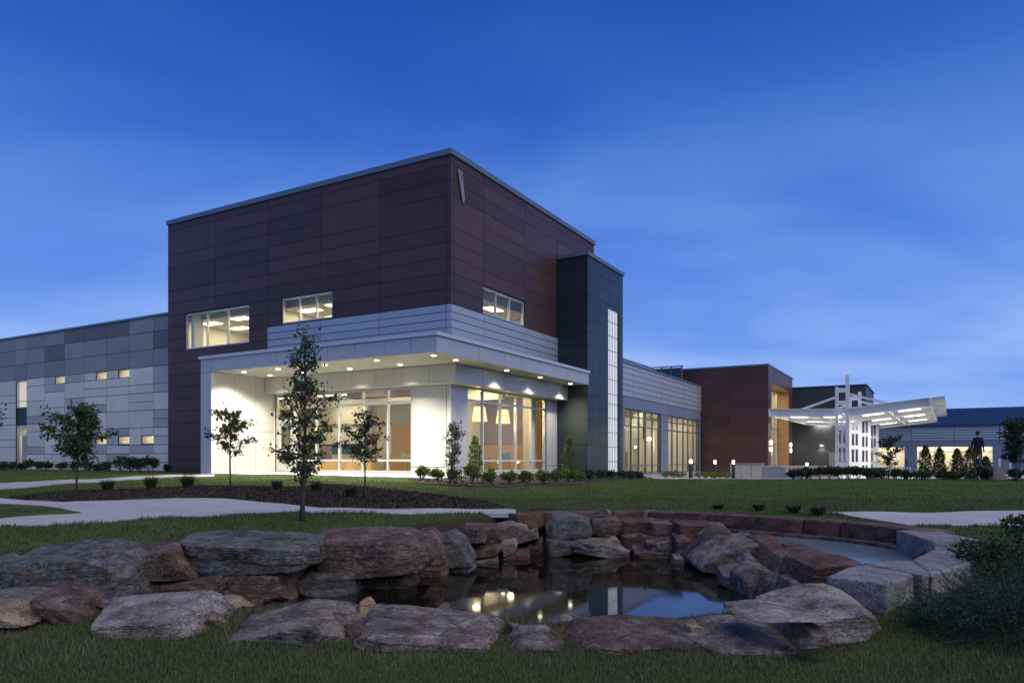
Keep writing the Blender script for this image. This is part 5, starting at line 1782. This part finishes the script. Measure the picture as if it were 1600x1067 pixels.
q = ray(1589, 0, 31); tree('multi_stem_tree', 'dark multi stem tree near the right edge of the lawn', q.x, 31, 2.65, [(.3, .35), (.6, .62), (.85, .55), (1, .25)], L_DARK, .085, 1.2, 83, 0, .03, stems=4, nb=9)


def cypress(label, px, d, top, w, m=L_CONIFER, n=1500, leaf=.085, base=None):
    q = ray(px, 700, d)
    z = gz(q.x, d)
    h = CAM_Z + (HORIZON - top) / FOCAL * d - z
    r = np.random.default_rng(int(px))
    t = thing('columnar_conifer', label, 'conifer', (q.x, d, z), 0, 'narrow columnar conifers')
    f = r.uniform(0, 1, n)
    prof = np.interp(f, [0, .08, .3, .7, .92, 1], [.55, .9, 1, .78, .35, .05])
    a = r.uniform(0, 2 * np.pi, n)
    lump = 1 + .18 * np.sin(a * 3 + f * 11) + .12 * np.sin(f * 23 + a)
    rr = w / 2 * prof * lump * np.sqrt(r.uniform(.25, 1, n))
    P = np.stack([rr * np.cos(a), rr * np.sin(a), f * h * .97 + .02], 1)
    leaf_cloud('foliage', P, leaf, m, t, r, aspect=.4, up=1.4)
    MB().tube([(0, 0, -.05), (0, 0, h * .5), (0, 0, h * .9)], [.03, .02, .006], 6).build('trunk', m_bark, t)


cypress('narrow conifer in front of the first bay of side glazing', 742, 28.6, 682, .58)
cypress('narrow conifer at the foot of the dark tower', 888, 33.5, 684, .66)
for k, (px, top, w) in enumerate(((1446, 697, .62), (1468, 700, .58), (1496, 702, .6), (1516, 699, .72), (1540, 715, .6))):
    cypress(['first of the far conifers counted from the white canopy', 'second of the far conifers counted from the white canopy', 'middle one of the far conifers before the wide windows', 'far conifer touching the standing figure', 'shortest far conifer right of the small figure'][k], px, 34.5, top, w, L_CONIFER, 1600, .10)
cypress('tiny thin conifer behind the white railing posts', 1416, 44, 718, .35, L_DARK, 300)

# shrubs at the foot of the glazed corner
prow = [(660, 750, .55, .48), (684, 752, .5, .42), (712, 755, .6, .52), (738, 755, .62, .62), (767, 757, .55, .48), (795, 757, .55, .42), (822, 757, .55, .40), (847, 756, .55, .46), (868, 755, .52, .40), (888, 754, .5, .42),
        (905, 752, .5, .40), (921, 751, .5, .40), (938, 750, .5, .36), (953, 749, .5, .38), (970, 748, .5, .36), (985, 747, .45, .3), (997, 747, .45, .28)]
ordn = ['first', 'second', 'third', 'fourth', 'fifth', 'sixth', 'seventh', 'eighth', 'ninth', 'tenth', 'eleventh', 'twelfth', 'thirteenth', 'fourteenth', 'fifteenth', 'sixteenth', 'last']
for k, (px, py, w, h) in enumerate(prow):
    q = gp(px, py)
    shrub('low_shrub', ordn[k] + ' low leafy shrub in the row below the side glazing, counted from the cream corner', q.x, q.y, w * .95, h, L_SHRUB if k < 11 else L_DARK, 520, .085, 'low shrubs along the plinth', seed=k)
# shrubs along the beige wing
for k, (px, d, w, h) in enumerate(((4, 44, .8, .55), (22, 44, .7, .5), (34, 43.5, .5, .4), (47, 43, .8, .6), (60, 43, .6, .5), (72, 42.5, .7, .55), (96, 41, .7, .5), (118, 40.5, .7, .5), (138, 40, .6, .5), (152, 39.5, .5, .45), (166, 39, .6, .5),
                                   (189, 36.5, .9, .8), (205, 36, .8, .75), (219, 36, .8, .7), (233, 35.5, .9, .85), (262, 37, .4, .35))):
    q = ray(px, 730, d)
    shrub('dark_shrub', (ordn + [])[min(k, 16)] + ' dark shrub from the picture edge along the beige panel wing' if k < 15 else 'smallest dark shrub where the beige wing meets the brown block', q.x, q.y, w, h, L_DARK, 420, .11, 'shrubs along the beige wing', seed=k)
# tufts in the mulch bed and behind the pond wall
for k, (px, py, w, h, s_) in enumerate(((168, 768, .55, .42, 'first from the picture edge'), (236, 765, .6, .5, 'left of the tree by the end wall'), (293, 764, .6, .5, 'just before the tree by the end wall'), (433, 767, .5, .40, 'left of the tallest tree'),
                                        (494, 769, .5, .40, 'right of the tallest tree'), (548, 778, .45, .38, 'beside the tree with orange leaves'))):
    q = gp(px, py)
    tuft('grass tuft in the mulch bed, ' + s_, q.x, q.y, w, h, 220, L_BLADE, 'grass tufts in the mulch bed')
for k, (px, d, w, h, s_) in enumerate(((1122, 14.9, .4, .14, 'first behind the middle of the curved wall'), (1185, 14.3, .4, .18, 'second behind the curved wall'), (1240, 13.6, .42, .22, 'third behind the curved wall'), (1278, 13.2, .48, .24, 'largest, at the near end of the far path'))):
    q = ray(px, 800, d)
    tuft('low grass tuft, ' + s_, q.x, q.y, w, h, 200, L_BLADE, 'grass tufts behind the curved wall')
q = gp(801, 802)
shrub('low_shrub', 'thin leafy weed growing where the path meets the pond wall', q.x, q.y, .42, .32, L_SHRUB, 220, .04, None)
# lime groundcover and shrubs by the glazed wing
for k, (px, d) in enumerate(((1092, 41), (1102, 41), (1112, 41.5), (1124, 42.5), (1134, 42.5))):
    q = ray(px, 742, d)
    shrub('lime_shrub', ['first', 'second', 'third', 'fourth', 'fifth'][k] + ' lime green mound between the bollards, counted from the glazed wing', q.x, q.y, .62, .34, L_LIME, 220, .08, 'lime mounds by the bollards', seed=k)
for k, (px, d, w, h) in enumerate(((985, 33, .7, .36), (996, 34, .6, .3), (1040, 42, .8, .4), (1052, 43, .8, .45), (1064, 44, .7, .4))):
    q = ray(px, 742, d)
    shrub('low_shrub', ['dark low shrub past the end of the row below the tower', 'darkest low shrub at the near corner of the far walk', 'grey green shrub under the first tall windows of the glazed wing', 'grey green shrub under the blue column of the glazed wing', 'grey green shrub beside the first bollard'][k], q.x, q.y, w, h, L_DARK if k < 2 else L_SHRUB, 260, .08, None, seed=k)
# dark hedge plants along the crest of the lawn
hd = [(1240, 36, .75, .5), (1252, 36, .8, .55), (1266, 36, .8, .58), (1281, 35.5, .8, .6), (1296, 35.5, .8, .6), (1311, 35.5, .8, .55), (1326, 35, .8, .58), (1341, 35, .8, .6), (1356, 34.5, .8, .5), (1378, 34, .7, .48), (1399, 33.8, .7, .5), (1414, 33.8, .5, .42), (1437, 33.5, .9, .34), (1474, 33.2, .8, .36), (1490, 33.2, .9, .34), (1545, 32.6, .7, .5), (1584, 31.5, .6, .45), (1612, 31, .7, .5)]
on2 = ordn[:16] + ['seventeenth', 'eighteenth']
for k, (px, d, w, h) in enumerate(hd):
    q = ray(px, 745, d)
    shrub('hedge_shrub', on2[k] + ' dark hedge shrub along the lawn crest, counted from the bench wall', q.x, q.y, w, h, L_DARK, 620, .095, 'hedge along the lawn crest', seed=k)


# juniper at the right front
def juniper(label, cx, cy, rx, ry, h, n, seed):
    r = np.random.default_rng(seed)
    z = gz(cx, cy)
    t = thing('juniper', label, 'shrub', (cx, cy, z), 0, 'junipers beside the stone seat')
    C = []; D = []
    stems = MB()
    for k in range(n):
        a = r.uniform(0, 2 * np.pi); s = np.sqrt(r.uniform(0, 1))
        bx_, by_ = .75 * rx * s * np.cos(a), .75 * ry * s * np.sin(a)
        hz = h * (1 - .55 * s ** 2) * r.uniform(.25, 1.0)
        out = np.array([np.cos(a) * (.3 + s), np.sin(a) * (.3 + s), r.uniform(.25, .9)])
        out += r.normal(size=3) * .35
        out /= np.linalg.norm(out)
        ln = r.uniform(.14, .34)
        p0 = np.array([bx_, by_, max(hz - .05, .03)])
        m_ = 20
        f = np.linspace(.05, 1, m_)
        pts = p0 + out * (f * ln)[:, None] + np.array([0, 0, -1.0]) * (.16 * ln * f ** 2)[:, None]
        if k % 9 == 0:
            stems.tube([tuple(p0 * np.array([.3, .3, .3])), tuple(p0), tuple(pts[-1])], [.008, .005, .002], 4)
        C.append(np.repeat(pts, 2, 0)); dd = out + r.normal(size=(m_ * 2, 3)) * .55
        D.append(dd / np.linalg.norm(dd, axis=1)[:, None])
    C = np.concatenate(C); D = np.concatenate(D)
    n_ = len(C)
    e = np.cross(D, r.normal(size=(n_, 3))); e /= np.linalg.norm(e, axis=1)[:, None]
    s = r.uniform(.018, .036, n_)[:, None]
    V = np.stack([C, C + D * s * .5 + e * s * .13, C + D * s, C + D * s * .5 - e * s * .13], 1).reshape(-1, 3)
    i = np.arange(n_) * 4
    mobj('foliage', V, np.stack([i, i + 1, i + 2, i + 3], 1), L_JUNIPER, t)
    stems.build('stem', m_bark, t)


juniper('wide feathery juniper spilling over the grass before the stone seat', 4.15, 6.0, .95, .60, .50, 900, 3)
juniper('darker juniper at the picture edge behind the wide one', 5.45, 6.7, .95, .8, .62, 800, 4)
q = ray(1565, 850, 8.0)
shrub('leafy_shrub', 'small leaved dark shrub behind the end of the stone seat', q.x, 8.0, 1.0, .52, L_DARK, 1500, .045, None)
q = ray(1600, 850, 8.6)
shrub('leafy_shrub', 'small leaved dark shrub cut by the picture edge above the junipers', q.x + .3, 8.6, 1.1, .62, L_DARK, 1400, .045, None)
tuft('blue grey grass clump above the junipers at the picture edge', 5.35, 7.5, .7, .42, 320, L_JUNIPER, 'grass clump above the junipers')


# ------------------------------------------------------------------ two figures by the conifers
def person(name, label, loc, h, face, shirt, trousers, hairm, stride=.12, arm=.1):
    s = h / 1.8
    J = {'pel': (0, 0, .95), 'wai': (0, 0, 1.12), 'che': (0, .01, 1.36), 'nec': (0, .0, 1.51), 'hd0': (0, -.015, 1.60), 'hd1': (0, -.02, 1.70), 'hd2': (0, -.01, 1.77),
         'shL': (.17, 0, 1.44), 'elL': (.225, .05, 1.17), 'wrL': (.22, -.06, .95), 'haL': (.215, -.09, .87),
         'shR': (-.17, 0, 1.44), 'elR': (-.235, .07, 1.17), 'wrR': (-.22, -.04, .96), 'haR': (-.20, -.08, .88),
         'hiL': (.095, 0, .90), 'knL': (.11, -stride * .6, .50), 'anL': (.115, -stride, .09), 'toL': (.125, -stride - .17, .03),
         'hiR': (-.095, 0, .90), 'knR': (-.11, stride * .1, .50), 'anR': (-.115, stride, .09), 'toR': (-.125, stride - .17, .03)}
    RAD = {'pel': .135, 'wai': .125, 'che': .15, 'nec': .055, 'hd0': .075, 'hd1': .092, 'hd2': .06, 'shL': .065, 'elL': .048, 'wrL': .034, 'haL': .035, 'shR': .065, 'elR': .048, 'wrR': .034, 'haR': .035,
           'hiL': .10, 'knL': .066, 'anL': .045, 'toL': .038, 'hiR': .10, 'knR': .066, 'anR': .045, 'toR': .038}
    E = [('pel', 'wai'), ('wai', 'che'), ('che', 'nec'), ('nec', 'hd0'), ('hd0', 'hd1'), ('hd1', 'hd2'), ('che', 'shL'), ('shL', 'elL'), ('elL', 'wrL'), ('wrL', 'haL'), ('che', 'shR'), ('shR', 'elR'), ('elR', 'wrR'), ('wrR', 'haR'),
         ('pel', 'hiL'), ('hiL', 'knL'), ('knL', 'anL'), ('anL', 'toL'), ('pel', 'hiR'), ('hiR', 'knR'), ('knR', 'anR'), ('anR', 'toR')]
    keys = list(J)
    me = bpy.data.meshes.new('body_skeleton')
    me.from_pydata([J[k] for k in keys], [(keys.index(a), keys.index(b)) for a, b in E], [])
    tmp = bpy.data.objects.new('body_tmp', me)
    COL.objects.link(tmp)
    tmp.modifiers.new('skin', 'SKIN')
    for k, sv in zip(keys, me.skin_vertices[0].data):
        sv.radius = (RAD[k] * (1.25 if k in ('pel', 'wai', 'che') else 1), RAD[k] * .9)
        sv.use_root = (k == 'pel')
    sub = tmp.modifiers.new('sub', 'SUBSURF'); sub.levels = 2; sub.render_levels = 2
    dg = bpy.context.evaluated_depsgraph_get()
    bm_me = bpy.data.meshes.new_from_object(tmp.evaluated_get(dg))
    bpy.data.objects.remove(tmp)
    bm_me.materials.clear()
    skin = mat('skin', (.42, .24, .16), .6)
    shoe = m_black
    for mm in (shirt, trousers, skin, shoe):
        bm_me.materials.append(mm)
    for p in bm_me.polygons:
        c = p.center
        arm_ = abs(c.x) > .17 and c.z < 1.2
        p.material_index = 3 if c.z < .10 else (2 if (c.z > 1.52 or (arm_ and c.z < 1.06 and c.z > .80)) else (1 if c.z < .99 else 0))
        p.use_smooth = True
    t = thing(name, label, 'person', loc, face)
    t.scale = (s, s, s)
    bm_me.name = 'body'
    o = bpy.data.objects.new('body', bm_me)
    COL.objects.link(o); o.parent = t
    hv, hf = ICO[4]
    V = hv * np.array([.095, .108, .10]) + np.array([0, .012, 1.715])
    keep = V[:, 2] > 1.70 - (V[:, 1] - .0) * .9
    idx = -np.ones(len(V), int); idx[keep] = np.arange(keep.sum())
    F = np.array([f for f in hf if keep[f].all()])
    mobj('hair', V[keep], idx[F], hairm, t, smooth=True)
    mobj('nose', [(-.014, -.105, 1.655), (.014, -.105, 1.655), (0, -.128, 1.655), (0, -.10, 1.70)], [(0, 2, 3), (2, 1, 3), (0, 1, 2)], skin, t)
    return t


m_navy = mat('navy_cloth', (.012, .015, .035), .85, nscale=20, namt=.15)
m_khaki = mat('khaki_cloth', (.060, .042, .025), .85, nscale=20, namt=.15)
m_bluecl = mat('blue_cloth', (.025, .045, .12), .85, nscale=20, namt=.15)
m_hair = mat('dark_hair', (.012, .009, .008), .6)
q = ray(1528, 736, 36)
pl = thing('plinth', 'low stone plinth under the standing figure behind the conifers', 'plinth', (q.x, 36, gz(q.x, 36)), .2)
zt_ = CAM_Z + (HORIZON - 737) / FOCAL * 36
rough_block('stone', m_stonecap, pl, (-.4, -.4, -.1), (.4, .4, zt_ - gz(q.x, 36)), 8)
person('person', 'person in dark shirt and khaki trousers standing with back turned, face to the side', (q.x, 36, zt_), 2.02, math.radians(125), m_navy, m_khaki, m_hair, .13)
q = ray(1530, 757, 33)
person('person', 'smaller person in blue shirt standing between the last two conifers', (q.x, 33, gz(q.x, 33)), 1.17, math.radians(20), m_bluecl, m_navy, mat('brown_hair', (.10, .035, .02), .6), .05)

# ------------------------------------------------------------------ mulch chips and grass
def scatter_blades(name, N, xr, yr, hmin, hmax, wid, mask, c0, c1, seed, power=1.0, m=None):
    r = np.random.default_rng(seed)
    y = yr[0] + (yr[1] - yr[0]) * r.uniform(0, 1, N) ** power
    half = (y * .72 + .6)
    x = r.uniform(-1, 1, N) * half if xr is None else r.uniform(xr[0], xr[1], N)
    k = mask(x, y)
    x, y = x[k], y[k]
    n = len(x)
    z = ground_z(x, y)
    a = r.uniform(0, 2 * np.pi, n)
    patch = .75 + .5 * (np.sin(x * 2.1 + 1.3 * np.sin(y * 1.7)) * np.sin(y * 2.6 + .8 * np.sin(x * 1.1)) * .5 + .5)
    h = r.uniform(hmin, hmax, n) * patch
    lean = r.uniform(.15, 1.0, n)
    dx, dy = np.cos(a), np.sin(a)
    P = np.stack([x, y, z - .004], 1)
    out = np.stack([dx, dy, np.zeros(n)], 1)
    side = np.stack([-dy, dx, np.zeros(n)], 1) * (wid * r.uniform(.7, 1.3, n) * (1 + .04 * y))[:, None]
    mid = P + out * (lean * h * .30)[:, None] + np.array([0, 0, 1.0]) * (h * .62)[:, None]
    tip = P + out * (lean * h * .85)[:, None] + np.array([0, 0, 1.0]) * (h * (1.0 - .35 * lean))[:, None]
    V = np.stack([P - side, P + side, mid + side * .75, mid - side * .75, tip], 1).reshape(-1, 3)
    i = np.arange(n) * 5
    F = np.concatenate([np.stack([i, i + 1, i + 2], 1), np.stack([i, i + 2, i + 3], 1), np.stack([i + 3, i + 2, i + 4], 1)])
    o = mobj(name, V, F, m or island_mat(name + '_' + str(seed), c0, c1, .6, .2, patch=(.13, .125, .060)))
    o['kind'] = 'stuff'
    return o


HARD = [np.array(p) for p in (PATH_A, PATH_B, PATH_C, BED, PLINTH_BED)]
SOFT = [np.array(ISLAND), np.array(ISLAND_C)]
APRON = np.array([tuple(B(*p)[:2]) for p in ((-.4, 13.2), (-.4, -.2), (1.2, -.5), (13.4, -.1), (18.4, 0), (18.4, 1.8), (41, 1.8), (41, 30), (3, 30))])


def lawn_mask(x, y):
    k = ~inside(APRON, x, y)
    h = np.zeros(len(x), bool)
    for p in HARD:
        h |= inside(p, x, y)
    for p in SOFT:
        h &= ~inside(p, x, y)
    k &= ~h
    near = (y > 5) & (y < 17)
    d = np.full(len(x), 9.0)
    d[near] = np.minimum.reduce([sdist(q_, x[near], y[near]) for q_ in (POND, POOL, DRY_L, DAM, BACK)])
    return k & (d > .35)


scatter_blades('grass', 210000, None, (4.2, 8.6), .028, .065, .0017, lawn_mask, (.052, .085, .030), (.140, .170, .075), 1, 1.0)
scatter_blades('grass', 13000, None, (5.2, 7.0), .06, .13, .0014, lambda x, y: lawn_mask(x, y) & (np.sin(x * 5) + np.sin(x * 2.3 + y * 3) > .2), (.12, .12, .07), (.24, .22, .13), 2)
scatter_blades('grass', 150000, None, (8.4, 17.5), .03, .065, .0026, lawn_mask, (.045, .080, .018), (.110, .150, .038), 3, 1.15)
scatter_blades('grass', 130000, None, (17.0, 34), .025, .055, .0034, lawn_mask, (.070, .115, .020), (.145, .195, .038), 4, 1.2)  # far blades paler: canopy lamp light on the lawn put into the colour


EDGE = [np.array(PATH_A), np.array(PATH_C), np.array(PATH_B)]


def edge_mask(x, y):
    k = lawn_mask(x, y)
    d = np.full(len(x), 9.0)
    for p in EDGE:
        d = np.minimum(d, sdist(p, x, y))
    return k & (d < .10) & (np.sin(x * 7) + np.sin(x * 2.9 + y * 4) > -.6)


scatter_blades('grass', 260000, None, (9.5, 19), .05, .10, .0030, edge_mask, (.030, .048, .018), (.075, .095, .035), 6, 1.1)


def chips():
    r = np.random.default_rng(12)
    out = []
    for poly, n in ((np.array(BED), 26000), (np.array(PLINTH_BED), 6000)):
        x = r.uniform(poly[:, 0].min(), poly[:, 0].max(), n * 3); y = r.uniform(poly[:, 1].min(), poly[:, 1].max(), n * 3)
        k = inside(poly, x, y)
        x, y = x[k][:n], y[k][:n]
        P = np.stack([x, y, base_z(x, y) + .035], 1)
        out.append(P)
    P = np.concatenate(out)
    n = len(P)
    d = r.normal(size=(n, 3)); d[:, 2] *= .45; d /= np.linalg.norm(d, axis=1)[:, None]
    e = np.cross(d, r.normal(size=(n, 3))); e /= np.linalg.norm(e, axis=1)[:, None]
    s = r.uniform(.02, .06, n)[:, None]
    V = np.stack([P - d * s - e * s * .3, P + d * s - e * s * .25, P + d * s + e * s * .3, P - d * s + e * s * .25], 1).reshape(-1, 3)
    i = np.arange(n) * 4
    o = mobj('mulch_chips', V, np.stack([i, i + 1, i + 2, i + 3], 1), island_mat('mulch_chip', (.026, .020, .015), (.085, .066, .050), .9))
    o['kind'] = 'stuff'


chips()
